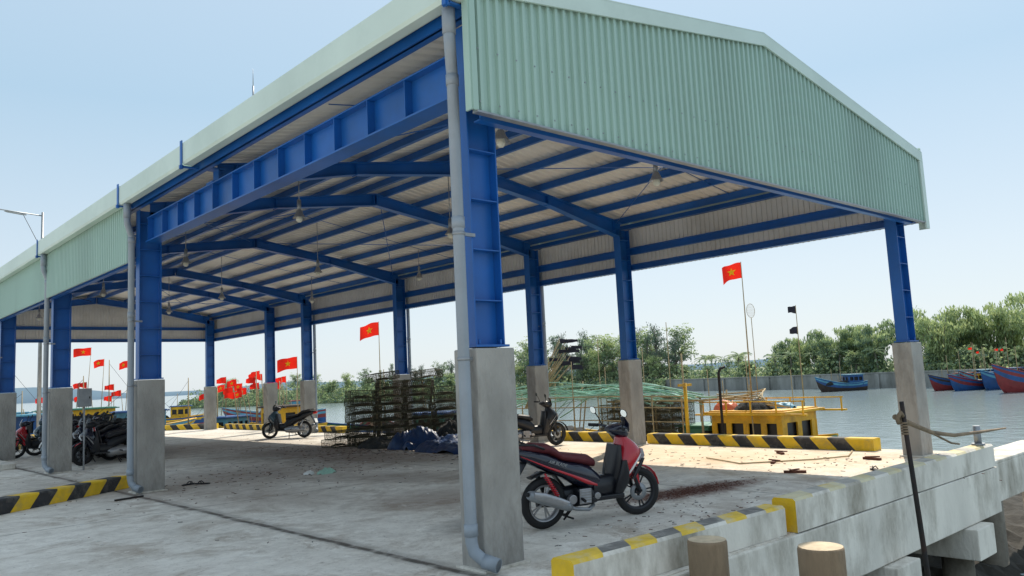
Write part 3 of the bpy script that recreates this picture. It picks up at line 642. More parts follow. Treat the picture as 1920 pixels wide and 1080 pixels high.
tag(heap('blue_tarpaulin',7.05,9.4,.7,1.4,.34,'tarpb',.0,3,res=44,fold=.6),'crumpled dark blue tarpaulin heaped over gear beside the traps','tarpaulin')
tag(heap('blue_tarpaulin',7.1,11.0,.6,.8,.5,'tarpb',.4,8,res=40,fold=.6),'crumpled dark blue tarpaulin against the trap stack','tarpaulin')
tag(heap('net_pile',8.4,10.4,.95,1.2,.95,'netdk',.3,13,res=70,fold=.5),'heap of dark fishing net piled on the quay','net pile')
tag(heap('net_pile',6.9,12.4,.5,.8,.28,'netdk',.1,23,res=40),'low heap of dark netting by the trap stack','net pile')
# ------------------------------------------------------------------ litter
def litter():
    b_=MB(); r=random
    def bit(x,y,s,mi):
        a=r.uniform(0,6.28); l=s*r.uniform(.5,2.5); w_=s*r.uniform(.15,.6)
        b_.box((x,y,.004+s*.1),(l,w_,s*.2),mi,Matrix.Rotation(a,3,'Z'))
    for i in range(900):
        u,v=r.gauss(0,.5),r.gauss(0,.35); bit(4.4+u*1.1,1.0+v*.38-u*.1,.018,0)
    for i in range(520): bit(r.uniform(-3,9),r.uniform(-.9,26),.022,r.choice((0,0,1,2)))
    for i in range(340): bit(r.gauss(6.2,.9),r.gauss(12.0,2.2),.035,r.choice((0,0,1)))
    for i in range(200): bit(r.gauss(2.5,1.6),r.gauss(9.0,1.3),.03,r.choice((0,1)))
    for i in range(70): bit(r.gauss(2.9,.9),r.gauss(.1,.4),.022,r.choice((0,0,1)))
    for i in range(120): bit(r.gauss(8.0,.8),r.gauss(2.0,2.0),.03,r.choice((0,0,1)))
    o=b_.obj('litter',['litter','black','white']); tag(o,'dry twigs and scraps scattered over the concrete floor','litter',kind='stuff')
litter()
def sandal(x,y,r_):
    b_=MB(); b_.loft([((-.13,0,.012),(0,.03,0),(0,0,.01)),((-.09,0,.012),(0,.04,0),(0,0,.012)),((0,0,.012),(0,.036,0),(0,0,.012)),((.09,0,.012),(0,.05,0),(0,0,.012)),((.14,0,.012),(0,.025,0),(0,0,.01))],12)
    b_.tube([(-.0,.04,.02),(.04,.02,.06),(.09,0,.03)],.008,6); b_.tube([(-.0,-.04,.02),(.04,-.02,.06),(.09,0,.03)],.008,6)
    o=b_.obj('sandal','black',None,(x,y,.003)); o.rotation_euler=(0,0,r_); tag(o,'black rubber sandal lying on the concrete','sandal','sandals on the floor')
sandal(.75,9.2,.4); sandal(.95,9.05,2.2); sandal(7.3,-.2,.8)
tag(heap('plastic_scrap',3.0,8.3,.22,.14,.1,'netgrn',.4,31,res=14),'crumpled turquoise plastic scrap on the floor','scrap')
tag(heap('plastic_scrap',2.75,8.5,.14,.1,.07,'white',.9,37,res=14),'crumpled white plastic scrap on the floor','scrap')
b_=MB(); b_.beam((0,0,.015),(.45,.12,.015),.05,.025); tag(b_.obj('wood_offcut','iron',None,(-.75,8.2,0)),'short dark timber offcut lying near the kerb','timber')
for (x,y,a) in ((7.6,1.6,.3),(8.6,.4,1.2),(8.9,2.2,.7),(6.6,.7,2.0)):
    b_=MB(); b_.beam((-.16,0,.02),(.16,.03,.02),.06,.035); b_.beam((-.05,-.1,.045),(.06,.1,.05),.03,.02); o=b_.obj('timber_scrap','litter',None,(x,y,0)); o.rotation_euler=(0,0,a); tag(o,'small brown timber scraps on the sunlit floor','timber','timber scraps on the floor')
# ------------------------------------------------------------------ mooring piles, pole, driftwood
for (x,y,zt,r_,lab) in ((.82,-1.66,.27,.155,'round weathered timber mooring pile with pale sawn top'),(1.03,-2.5,.28,.165,'round weathered timber mooring pile with pale sawn top')):
    b_=MB(); b_.tube([(0,0,-7),(0.01,0,-2),(0,0,zt-.02),(0,0,zt)],[r_*1.05,r_*1.03,r_,r_*.96],22); b_.m[-1]=1
    tag(b_.obj('mooring_pile',['wood','woodtop'],None,(x,y,0)),lab,'mooring pile','mooring piles in the water')
b_=MB(); b_.tube([(4.68,-1.72,1.14),(4.72,-1.74,.4),(4.78,-1.75,-.3),(4.86,-1.76,-1.2),(5.0,-1.8,-5)],[.025,.028,.03,.032,.035],8)
for i in range(5): b_.torus((4.69+.002*i,-1.72,.90-.03*i),.03,.012,'z',14,6,1)
b_.tube([(4.69,-1.72,.97),(4.63,-1.72,1.02),(4.59,-1.69,.96),(4.65,-1.68,.90)],.025,8,1)
tag(b_.obj('mooring_pole',['iron','wood']),'thin dark mooring pole with rope lashed at its top','pole')
b_=MB(); b_.tube([(4.62,-1.66,.97),(5.2,-1.62,.84),(5.8,-1.60,.70),(6.6,-1.57,.60),(7.6,-1.55,.56),(8.7,-1.56,.53)],[.034,.03,.027,.024,.021,.012],8); b_.tube([(5.7,-1.6,.72),(6.1,-1.7,.55),(6.3,-1.72,.52)],.013,6)
tag(b_.obj('driftwood_branch','wood'),'long crooked driftwood branch jutting out over the kerb','branch')
b_=MB(); b_.tube([(8.2,-1.33,.32),(8.2,-1.33,.60)],.05,12); b_.tube([(8.2,-1.33,.32),(8.2,-1.33,.35)],.09,12); tag(b_.obj('mooring_stub','steel'),'short grey mooring post standing on the kerb','mooring post')
b_=MB(); b_.tube([(7.7,3.0,.02),(7.2,2.0,.015),(8.2,1.2,.015),(8.8,.9,.02),(9.6,1.2,.02)],.012,6); tag(b_.obj('mooring_rope','bamb'),'slack pale rope lying across the sunlit floor','rope')
# ------------------------------------------------------------------ boats
def boat(loc,head,L_,B,cols,cabin=None,label='',sheer=.9,draft=.5,masts=((.2,3.2),),bow=None,group='fishing boats moored in the harbour'):
    e=empty('fishing_boat',loc,head); tag(e,label,'boat',group); bow=sheer if bow is None else bow
    ns=18; rows=[]
    for i in range(ns+1):
        t=i/ns; x=-L_/2+L_*t
        hb=B/2*(.72+.28*math.sin(min(1,t/.5)*math.pi/2)) if t<.5 else B/2*max(.02,(1-((t-.5)/.5)**2.4))
        sz=sheer+.2*((.35-t)/.35)**2 if t<.35 else sheer+bow*((t-.35)/.65)**2.2
        kz=-draft+ (draft+sheer*.6)*max(0,(t-.8)/.2)**2
        rows.append((x,hb,sz,kz,t))
    b_=MB(); prof=[0,.45,.8,.95,1,1.03,1.035]; hz=[0,.08,.35,.6,.78,.9,1]
    vs=[];n=len(prof)
    for x,hb,sz,kz,t in rows:
        for sg,seq in ((1,list(zip(prof,hz))),(-1,list(zip(prof,hz))[::-1])):
            for p_,h_ in seq:
                rk=max(0,(t-.8)/.2)*h_*L_*.06; vs.append((x+rk,sg*hb*p_,kz+(sz-kz)*h_))
    m_=2*n
    for i in range(ns):
        for j in range(m_-1):
            if j==n-1: continue
            lv=min(j,m_-2-j); mi=0 if lv<3 else (1 if lv==3 else (2 if lv==4 else 1))
            b_.add([vs[i*m_+j],vs[i*m_+j+1],vs[(i+1)*m_+j+1],vs[(i+1)*m_+j]],[(0,3,2,1)],mi,lv<4)
    b_.add(vs[:m_],[tuple(range(m_))],1)
    b_.obj('hull',cols[:3],e)
    b_=MB(); dv=[]
    for x,hb,sz,kz,t in rows: dv+=[(x,hb*.98,sz-.28),(x,-hb*.98,sz-.28)]
    b_.add(dv,[(2*i,2*i+1,2*i+3,2*i+2) for i in range(ns)]); b_.obj('deck','deck',e)
    b_=MB()
    for sgn in(1,-1): b_.tube([(x+max(0,(t-.8)/.2)*L_*.06,sgn*hb*1.035,sz) for x,hb,sz,kz,t in rows],.04,6)
    b_.obj('gunwale',cols[2],e)
    dz=sheer-.25
    if cabin:
        cx0,cx1,cw,ch,cc,rc=cabin; cw/=2
        b_=MB(); t_=.04
        for sgn in (1,-1):
            y=sgn*cw; nW=4 if ch<1.2 and cx1-cx0>1.5 else 3; seg=(cx1-cx0)/nW
            b_.box(((cx0+cx1)/2,y,dz+ch*.22),(cx1-cx0,t_,ch*.44)); b_.box(((cx0+cx1)/2,y,dz+ch*.9),(cx1-cx0,t_,ch*.2))
            for i in range(nW+1): b_.box((min(max(cx0+i*seg,cx0+.06),cx1-.06),y,dz+ch*.62),(.14,t_,ch*.36))
        for x in(cx0+.02,cx1-.02):
            b_.box((x,0,dz+ch*.22),(t_,2*cw-t_,ch*.44)); b_.box((x,0,dz+ch*.9),(t_,2*cw-t_,ch*.2)); 
            for yy in(-cw*.85,0,cw*.85): b_.box((x,yy,dz+ch*.62),(t_,cw*.25,ch*.36))
        cb=b_.obj('cabin',cc,e)
        b_=MB(); b_.box(((cx0+cx1)/2,0,dz+ch*.6),(cx1-cx0-.14,2*cw-.14,ch*.5)); b_.obj('window','dark',cb)
        b_=MB(); b_.box(((cx0+cx1)/2,0,dz+ch+.03),(cx1-cx0+.35,2*cw+.3,.06)); b_.box(((cx0+cx1)/2,0,dz+ch+.075),(cx1-cx0+.1,2*cw+.1,.03)); b_.obj('roof',rc,cb,bevel=.01)
    for i,(mx,mh) in enumerate(masts):
        b_=MB(); x=-L_/2+L_*mx; b_.tube([(x,0,dz-.1),(x,0,dz+mh)],[.045,.02],8); b_.obj('mast','bamb',e)
        b_=MB(); b_.tube([(x,0,dz+mh*.95),(min(x+L_*.3,L_*.48),0,sheer+.2)],.008,4); b_.obj('rigging','black',e)
    return e
def clutter(e,L_,B,z,seed,n=16,cols=('bcyan','orange','white','bgrn','netdk','bblue','netdk','bdark'),x0=-.4,x1=.3):
    r=random.Random(seed)
    for i in range(n):
        b_=MB(); k=r.randint(0,4); x=r.uniform(L_*x0,L_*x1); y=r.uniform(-B*.35,B*.35)
        if k==0: b_.lathe([(.001,0),(.16,.02),(.17,.3),(.15,.42),(.1,.46),(.001,.46)],(x,y,z),12); nm='barrel'
        elif k==1: b_.tube([(x,y,z),(x+r.uniform(-.3,.3),y+r.uniform(-.2,.2),z+r.uniform(.9,1.9))],.02,6); nm='pole'
        elif k==2:
            for q_ in range(3): b_.torus((x,y,z+.1+q_*.07),.2,.05,'z',14,6); 
            nm='rope_coil'
        elif k==3:
            b_.box((x,y,z+.16),(.6,.4,.3)); b_.box((x,y,z+.32),(.64,.44,.04)); b_.box((x,y,z+.2),(.62,.42,.03)); nm='crate'
        else:
            b_.loft([((x-.5,y,z+.1),(0,.1,0),(0,0,.05)),((x-.3,y,z+.2),(0,.35,0),(0,0,.2)),((x,y+.05,z+.28),(0,.42,0),(0,0,.28)),((x+.35,y,z+.2),(0,.3,0),(0,0,.18)),((x+.55,y,z+.1),(0,.1,0),(0,0,.05))],10); nm='net_heap'
        b_.obj(nm,'netdk' if k==4 else (r.choice(cols) if k!=1 else 'bamb'),e)
yb=boat((12.95,9.55,WZ),math.pi/2,12.0,2.7,['bdark','bgrn','byel'],(-5.6,-3.75,1.6,1.05,'byel','byel'),'yellow-cabined wooden fishing boat moored against the striped kerb',sheer=1.5,draft=.6,masts=((.3,2.6),(.45,3.2)),bow=.7)
clutter(yb,12,2.6,1.35,3,38,x0=-.30,x1=.25)
b_=MB(); b_.box((-3.1,.1,1.65),(.9,1.2,.65)); b_.box((-3.1,.1,2.0),(1.05,1.35,.05)); b_.box((-3.1,.72,1.8),(.6,.03,.3)); b_.obj('engine_box','bgrn',yb,bevel=.02)
b_=MB()
for (x,y) in ((-3.6,1.0),(-3.6,-1.0),(-2.2,1.0),(-2.2,-1.0),(-.8,1.0),(-.8,-1.0)): b_.tube([(x,y,1.2),(x,y,2.65)],.03,6)
for y in (-1,1): b_.tube([(-3.7,y,2.65),(-.6,y,2.65)],.03,6)
for x in (-3.6,-2.2,-.8): b_.tube([(x,-1.1,2.65),(x,1.1,2.65)],.03,6)
b_.obj('shelter_frame','bamb',yb)
for sy in (-1,1):
    b_=MB(); b_.beam((-6.3,sy*.95,2.3),(-3.4,sy*.95,2.3),.10,.04)
    for k in range(5): b_.beam((-6.2+.65*k,sy*.93,2.27),(-6.2+.65*k,sy*.93,2.62),.03,.03)
    b_.tube([(-6.25,sy*.93,2.6),(-3.5,sy*.93,2.6)],.017,6); b_.obj('roof_rail','byel',yb)
b_=MB()
for i in range(9):
    y=6.2+i*.9; b_.tube([(11.5,y,-.5),(11.5,y,1.0)],.018,6)
for z in (.0,.35,.7,.98): b_.tube([(11.5,6.1,z),(11.51,9,z+.03),(11.5,13.6,z)],.016,6)
for i in range(4): b_.tube([(11.5+.7*i,13.4,-.3),(11.5+.7*i,13.4,1.2)],.022,6)
tag(b_.obj('bamboo_rail','bamb'),'bamboo rail rack standing along the moored boat','rail')
b_=MB(); rr=random.Random(5)
for i in range(20):
    a=rr.uniform(-.2,.2); z0=rr.uniform(-.10,.22); ph=rr.uniform(-.8,.8); ln=rr.uniform(4.6,8.6); dr=rr.uniform(.4,2.2); am=rr.uniform(.02,.12)
    pts=[]
    for k in range(14):
        t=k/13; y=6.4+t*ln+ph
        pts.append((12.0+a+.15*math.sin(t*6+i),y,1.02+z0+.22*math.sin(t*math.pi)*(.5+z0)+am*math.sin(t*11+i*1.7)-.22*dr*max(0,t-.64)*4-.14*max(0,.2-t)*6))
    b_.tube(pts,rr.uniform(.010,.026),6)
tag(b_.obj('net_bundle','netgrn'),'long bundle of pale green nets and hoses on the boat rack','net bundle')
b_=MB(); b_.tube([(11.2,4.9,-.6),(11.2,4.9,1.5),(11.23,4.87,1.6),(11.32,4.8,1.64)],.032,8); tag(b_.obj('davit_post','iron'),'black steel post with a hooked top beside the boat','post')
b_=MB(); b_.tube([(11.4,6.0,-.6),(11.4,6.0,1.3)],.045,8); b_.beam((11.15,6.0,1.25),(11.65,6.0,1.25),.05,.06); tag(b_.obj('timber_post','byel'),'yellow painted timber post on the moored boat','post')
tag(heap('orange_net_bag',12.5,5.6,.26,.3,.24,'orange',0,41,res=20,z0=.60),'orange net bag lying on the boat roof','bag')
tag(heap('net_heap',12.6,4.9,.4,.5,.22,'netdk',0,45,res=24,z0=.60),'dark net heaped on the yellow cabin roof','net')
tag(heap('net_heap',13.1,4.5,.3,.4,.18,'bcyan',0,47,res=24,z0=.60),'pale blue net heaped on the yellow cabin roof','net')
for i in range(7):
    b_=MB(); b_.tube([(12.1+.1*i,3.7+.2*i,.66+.02*i),(12.8+.12*i,5.1,.74+.05*i),(13.7+.05*i,6.7,.72+.1*(i%3))],.02,6)
    tag(b_.obj('pole','bamb'),'loose bamboo pole lying on the yellow cabin roof','pole','loose poles on the boat')
for x,y,h in ((12.6,7.3,2.9),(13.4,8.8,2.3),(11.7,10,2.0),(13.9,5.8,1.9),(12.5,12,2.2),(14.0,11,2.7),(12.0,4.6,1.2),(13,6.4,1.6),(12.2,9.2,1.8),(13.6,4.4,1.5),(12.9,5.9,1.3),(11.9,8.2,1.7)):
    b_=MB(); b_.tube([(x,y,-.5),(x+.05,y+.05,h)],[.022,.01],6)
    tag(b_.obj('pole','bamb'),'thin upright bamboo pole standing on the moored boat','pole','loose poles on the boat')
def sb(x,y,h,L_,cols,cab,lab,seed,sheer=.95,masts=((.3,2.6),(.55,3.2)),bow=None,n=10):
    e=boat((x,y,WZ),h,L_,L_*.28,cols,cab,lab,sheer=sheer,masts=masts,bow=bow); clutter(e,L_,L_*.25,sheer-.2,seed,n); return e
sb(88.5,38.6,math.radians(150),6.2,['bdark','bblue','bcyan'],(-2.5,-.6,1.4,1.2,'bblue','bcyan'),'small blue fishing boat with dark hull moored by the seawall',11,.9,n=18,masts=((.25,2.4),(.5,2.9),(.7,2)))
sb(86,25.4,math.radians(165),7,['bred','bblue','bdark'],(-3.0,-1.4,1.3,1.0,'bcyan','bred'),'low blue wooden fishing boat among moored boats',12,.85,n=16,masts=((.3,3.4),(.6,3.0)))
sb(84.5,22.8,math.radians(160),6.8,['bblue','bred','bblue'],(-2.8,-1.2,1.3,1.0,'byel','bblue'),'blue and red fishing boat among moored boats',13,.85,n=16,masts=((.25,3.6),(.5,4.2)))
sb(85.5,20.6,math.radians(170),7.4,['bblue','bblue','bcyan'],(-3.1,-1.4,1.4,1.2,'bcyan','bblue'),'blue fishing boat with high bow among moored boats',14,1.0,n=16,masts=((.3,4.4),(.6,3.4)))
sb(78.5,16.2,math.radians(155),8.2,['bred','bblue','bred'],(-3.0,-1.2,1.5,1.3,'bblue','bcyan'),'large red-hulled fishing boat with blue cabin',15,1.3,((.3,3.2),(.5,4.6),(.7,3)),n=18)
sb(87,18.4,math.radians(180),7,['bblue','bdark','bred'],(-3.0,-1.2,1.4,1.2,'bblue','byel'),'dark blue fishing boat moored close to the bank',16,1.0,n=16,masts=((.3,4.0),(.6,4.6)))
sb(87.5,23.6,math.radians(175),7,['bblue','bred','bcyan'],(-3.0,-1.2,1.4,1.1,'bblue','bcyan'),'blue and red fishing boat moored close to the bank',28,1.0,n=16,masts=((.2,3.6),(.5,4.0)))
sb(11.0,36.2,math.radians(200),7.5,['bblue','bblue','bred'],(-3,-1.4,1.5,1.0,'bcyan','bblue'),'blue fishing boat with red rail at the quay corner',17,1.3,bow=.6)
sb(13.6,34.0,math.radians(95),9,['bdark','byel','byel'],(-3.4,-1.6,1.8,1.3,'byel','bdark'),'dark and yellow fishing boat carrying many red flags',18,1.5,bow=.4,n=16)
sb(4.5,41.0,math.radians(20),9,['bblue','bgrn','byel'],(-3.4,-.6,1.8,1.5,'byel','bcyan'),'green and yellow fishing boat behind the parked motorbikes',19,1.6,bow=.35,n=20,masts=((.2,3),(.4,3.8),(.7,2.6)))
sb(8.8,43.0,math.radians(5),9,['bblue','bcyan','byel'],(-3.4,0,1.8,1.5,'byel','bgrn'),'yellow and cyan fishing boat with green cabin roof',20,1.6,bow=.35,n=20,masts=((.2,3),(.5,4.2),(.75,2.6)))
sb(2.0,38.0,math.radians(190),8.5,['bred','bblue','bcyan'],(-3.4,-1.2,1.8,1.4,'bblue','bcyan'),'blue fishing boat with cyan cabin roof by the quay',21,1.6,bow=.35,n=18)
sb(6.5,37.4,math.radians(170),8,['bdark','bblue','bblue'],(-3.2,-1.0,1.7,1.3,'bcyan','bblue'),'dark blue fishing boat close behind the quay kerb',27,1.6,bow=.3,n=18)
sb(17,27,math.radians(110),9,['bdark','bgrn','bblue'],(-3.4,-1.6,1.8,1.0,'bgrn','bblue'),'green and blue fishing boat moored off the quay',22,1.2,bow=.5,n=16)
sb(20,33,math.radians(60),8,['bblue','bgrn','bred'],None,'small open green and red fishing boat afloat',23,1.0,bow=.5)
sb(30,66,math.radians(150),9,['bblue','bred','bcyan'],(-3,-1.2,1.6,1.3,'bcyan','bred'),'distant blue and red fishing boat on the river',24,1.2,bow=.8)
sb(22,75,math.radians(160),9,['bred','bblue','byel'],(-3,-1.2,1.6,1.3,'byel','bblue'),'distant red and blue fishing boat on the river',25,1.2,bow=.8)
# ------------------------------------------------------------------ flags
def flag(x,y,z0,z1,w_,h_,ang,col='flagred',lab='red flag with yellow star on a thin pole',seed=0,tilt=(0,0),star=True,nflags=1,group='flags on poles'):
    e=empty('flag',(x,y,z0)); tag(e,lab,'flag',group); H=z1-z0
    b_=MB(); b_.tube([(0,0,0),(tilt[0]*.5,tilt[1]*.5,H*.5),(tilt[0],tilt[1],H)],[.022,.018,.01],6); b_.obj('pole','bamb',e)
    rr=random.Random(seed); ca,sa=math.cos(ang),math.sin(ang)
    for q_ in range(nflags):
        ph=rr.uniform(0,6); droop=rr.uniform(.1,.4)
        def P(u,v,off=0):
            wv=.12*w_*math.sin(u*6+ph+v)*u*1.2+off; s_=u*w_*.97
            zz=H-.02-v*h_*(1-.35*u if not star else 1)-droop*h_*u*u-q_*h_*2.6+.06*h_*math.sin(u*8+ph+v*2)*u
            return (tilt[0]+s_*ca-wv*sa,tilt[1]+s_*sa+wv*ca,zz)
        nu,nv=12,6; b_=MB()
        b_.add([P(i/nu,j/nv) for i in range(nu+1) for j in range(nv+1)],[(i*(nv+1)+j,(i+1)*(nv+1)+j,(i+1)*(nv+1)+j+1,i*(nv+1)+j+1) for i in range(nu) for j in range(nv)],0,True)
        if star:
            for off in (.008,-.008):
                pts=[]; asp=h_/w_
                for k in range(10):
                    r_=.30 if k%2==0 else .12; a=math.pi/2+k*math.pi/5
                    pts.append((.5+r_*math.cos(a)*asp,.5-r_*math.sin(a)))
                vs=[P(.5,.5,off)]+[P(u,v,off) for u,v in pts]
                b_.add(vs,[(0,1+k,1+(k+1)%10) for k in range(10)],1)
        b_.obj('cloth',[col,'star'],e)
    return e
LA=math.atan2(.68,-.74); RA=LA+math.pi
flag(13.2,5.3,.6,4.28,.52,.40,LA,seed=1)
flag(11.9,20.1,-.3,4.0,.75,.5,LA,seed=2); flag(11.5,25.9,-.3,3.0,.85,.5,LA,seed=3)
flag(7.9,44.3,-.2,4.55,.95,.45,LA+.1,seed=4,tilt=(.3,0)); flag(8.5,43.6,-.2,3.85,.65,.4,LA,seed=5,tilt=(.2,0)); flag(9.6,42.9,-.2,3.7,.6,.4,LA,seed=6,tilt=(.2,0))
rr=random.Random(9)
for i in range(20): 
    x=12.4+rr.uniform(0,2.8); y=37.2-(x-12.4)*.9+rr.uniform(-1.5,1.5); flag(x,y,-.3,rr.uniform(1.5,2.9),.5,.36,LA+rr.uniform(-.6,.6),seed=20+i,tilt=(rr.uniform(-.4,.4),rr.uniform(-.3,.3)),star=(i%3==0),lab='small red flag on a thin pole above a boat')
for i in range(12):
    x=rr.uniform(1.5,12); flag(x,46-(x)*.35,-.2,rr.uniform(1.7,2.6),.5,.35,LA+rr.uniform(-.4,.4),seed=50+i,tilt=(rr.uniform(-.3,.3),0),star=False,lab='small red flag on a thin pole above a boat')
for i in range(5):
    flag(84+rr.uniform(-2.5,2.5),20.5+rr.uniform(-4,4),-.8,rr.uniform(1.6,2.8),.36,.24,LA+rr.uniform(-.5,.5),seed=70+i,star=False,lab='small red flag above the distant moored boats')
flag(16,5.4,-.6,3.25,.22,.22,LA-.3,'flagblk','two black pennants on a dark pole',seed=90,star=False,nflags=2)
for i in range(15):
    flag(11.9+rr.uniform(-.2,.2),11.9+rr.uniform(-.2,.2),.7,1.9+rr.uniform(0,.85),.34,.12,RA+rr.uniform(-.25,.25),'flagblk','black marker flag in a leaning bundle on the boat',seed=100+i,star=False,tilt=(.75+rr.uniform(-.25,.25),-.8+rr.uniform(-.3,.2)),group='bundle of black marker flags')
b_=MB(); b_.tube([(0,0,-.4),(.02,0,1.9)],.010,6); b_.torus((.02,0,2.08),.18,.005,n=22,m=6)
for i in range(-4,5):
    h=math.sqrt(max(0,.18**2-(i*.04)**2)); b_.tube([(.02+i*.04,0,2.08-h),(.02+i*.04,0,2.08+h)],.0015,4); b_.tube([(.02-h,0,2.08+i*.04),(.02+h,0,2.08+i*.04)],.0015,4)
o=b_.obj('landing_net','bamb',None,(13.5,5.3,.95)); o.rotation_euler=(0,0,LA+.7); tag(o,'round landing net upright on a thin handle','landing net')
# ------------------------------------------------------------------ far bank
bank=[(91,-120),(91,-40),(92,20),(98,46),(103,75),(100,105),(84,145),(66,190)]
BZ=.05
M['soil']=mat('bank_soil',srgb(128,136,104),.95,0,.3,.2,bump=.3,bscale=3)
b_=MB(); vs=[]
outer=[(900,-120),(900,-40),(900,40),(900,200),(900,400),(700,600),(500,700),(260,640)]
for (x,y),(X2,Y2) in zip(bank,outer): vs+=[(x,y,BZ),(X2,Y2,.6)]
b_.add(vs,[(2*i,2*i+2,2*i+3,2*i+1) for i in range(len(bank)-1)])
b_.add([(66,190,BZ),(260,640,.6),(260,640,-3),(66,190,-3)],[(0,1,2,3)])
for (x0,y0),(x1,y1) in zip(bank[4:-1],bank[5:]):
    b_.add([(x0,y0,BZ),(x1,y1,BZ),(x1-2.5,y1-1,-2.2),(x0-2.5,y0-1,-2.2)],[(0,1,2,3)])
tag(b_.obj('far_bank','soil'),kind='structure')
M['seaw']=mat('seawall_concrete',srgb(150,150,144),.9,0,.25,.6,bump=.3,bscale=4,dirt=srgb(92,92,84),dirtamt=.75,stretch=(1,1,.3))
b_=MB()
for (x0,y0),(x1,y1) in zip(bank[:4],bank[1:5]):
    b_.beam((x0,y0,-1.2),(x1,y1,-1.2),.5,2.4); b_.beam((x0,y0,.07),(x1,y1,.07),.7,.14)
    L_=math.hypot(x1-x0,y1-y0); k=int(L_/4)
    for i in range(k):
        t=i/k; b_.box((x0+(x1-x0)*t-.35,y0+(y1-y0)*t,-1.2),(.45,.5,2.35))
tag(b_.obj('seawall','seaw'),'long grey concrete seawall along the far river bank','seawall')
def treemesh(seed,kind):
    r=random.Random(seed); t=MB(); c=MB()
    H={'broad':7.5,'casu':8.5,'bamboo':8,'bush':4,'palm':6}[kind]
    if kind=='palm':
        t.tube([(0,0,-.3),(.15,.1,2),(.4,.1,4.2)],[.16,.12,.1],8)
        for i in range(16):
            a=i*math.tau/16+r.uniform(-.2,.2); el_=r.uniform(.0,1.0); L_=r.uniform(1.8,2.4); pts=[]
            for k in range(8):
                s_=k/7*L_; pts.append(V((.4+math.cos(a)*s_*math.cos(el_*(1-.3*k/7)),.1+math.sin(a)*s_*math.cos(el_),4.2+s_*math.sin(el_)-.35*s_*s_*.6)))
            for k in range(7):
                d=(pts[k+1]-pts[k]); sd=V((-math.sin(a),math.cos(a),0))
                for sg in(-1,1):
                    q_=sd*sg*.45*math.sin((k+.7)/7.5*math.pi); c.add([pts[k],pts[k]+d*.5,pts[k]+d*.8+q_+V((0,0,-.25))],[(0,1,2)],r.choice((0,1,2)))
                    c.add([pts[k]+d*.5,pts[k]+d,pts[k]+d*1.3+q_+V((0,0,-.25))],[(0,1,2)],r.choice((0,1,2)))
        return t,c
    th=H*(.3 if kind!='casu' else .6)
    limbs=[]
    if kind=='bamboo':
        for i in range(13):
            a=r.uniform(0,6.28); rr_=r.uniform(.1,.7); dx,dy=math.cos(a),math.sin(a); hh=H*r.uniform(.6,1)
            pts=[V((dx*rr_,dy*rr_,-.3)),V((dx*(rr_+.3),dy*(rr_+.3),hh*.5)),V((dx*(rr_+1.0),dy*(rr_+1.0),hh*.85)),V((dx*(rr_+1.8),dy*(rr_+1.8),hh*.9))]
            t.tube(pts,[.05,.04,.03,.01],5)
            for k in range(9):
                u=k/8; q_=pts[0].lerp(pts[1],.25+u*1.5) if u<.45 else (pts[1].lerp(pts[2],min(1,(u-.45)/.3)) if u<.75 else pts[2].lerp(pts[3],(u-.75)/.25)); limbs.append((q_,r.uniform(.5,.9)))
    else:
        t.tube([(0,0,-.3),(.05*H*r.uniform(-1,1)*.3,0,th*.5),(r.uniform(-.2,.2),r.uniform(-.2,.2),th),(r.uniform(-.3,.3),0,H*.85)],[.17,.13,.1,.03],8)
        nl=15 if kind!='bush' else 10
        for i in range(nl*2):
            a=r.uniform(0,6.28); hz=r.uniform(.12 if kind!='bush' else .05,.95)
            wd=H*.31*math.sqrt(max(.05,1-((hz-.5)/.55)**2))*r.uniform(.5,1.15)
            if kind=='casu': wd=H*.2*(1.15-hz)*r.uniform(.6,1.3)
            if kind=='bush': wd=H*.5*math.sqrt(max(.1,1-hz*hz))*r.uniform(.4,1.1)
            p0=V((0,0,max(.2,H*hz*.75))); p1=V((math.cos(a)*wd,math.sin(a)*wd,H*hz+r.uniform(-.2,.3)))
            t.tube([p0,(p0+p1)/2+V((0,0,.15)),p1],[.06,.04,.015],5); limbs.append((p1,r.uniform(.45,1.05)*(.75 if kind=='casu' else 1))); limbs.append(((p0+p1)/2+V((0,0,.2)),r.uniform(.45,.8)))
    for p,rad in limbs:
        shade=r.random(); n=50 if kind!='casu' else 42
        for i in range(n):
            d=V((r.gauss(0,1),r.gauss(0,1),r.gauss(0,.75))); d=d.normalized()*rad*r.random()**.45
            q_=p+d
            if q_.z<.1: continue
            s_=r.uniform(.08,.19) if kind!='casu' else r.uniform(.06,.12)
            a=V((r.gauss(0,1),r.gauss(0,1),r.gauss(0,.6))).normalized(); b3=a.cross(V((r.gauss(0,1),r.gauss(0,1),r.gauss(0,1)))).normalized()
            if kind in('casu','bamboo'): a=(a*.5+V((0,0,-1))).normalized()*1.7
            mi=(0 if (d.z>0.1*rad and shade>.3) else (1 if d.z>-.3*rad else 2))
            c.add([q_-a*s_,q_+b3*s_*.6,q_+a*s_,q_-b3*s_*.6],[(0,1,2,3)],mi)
    return t,c
protos={}
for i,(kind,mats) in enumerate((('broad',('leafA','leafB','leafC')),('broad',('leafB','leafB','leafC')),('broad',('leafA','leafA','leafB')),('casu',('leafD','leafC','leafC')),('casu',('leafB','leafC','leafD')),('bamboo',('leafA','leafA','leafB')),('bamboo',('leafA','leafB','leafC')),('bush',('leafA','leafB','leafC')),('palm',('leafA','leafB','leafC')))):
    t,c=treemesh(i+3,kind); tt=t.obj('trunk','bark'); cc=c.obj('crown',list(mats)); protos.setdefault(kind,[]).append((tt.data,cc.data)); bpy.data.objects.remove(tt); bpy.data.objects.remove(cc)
TL={'broad':'leafy green tree on the far river bank','casu':'thin feathery dark casuarina tree on the far bank','bamboo':'arching pale green bamboo clump on the far bank','bush':'low rounded green bush on the far bank','palm':'small coconut palm on the far bank'}
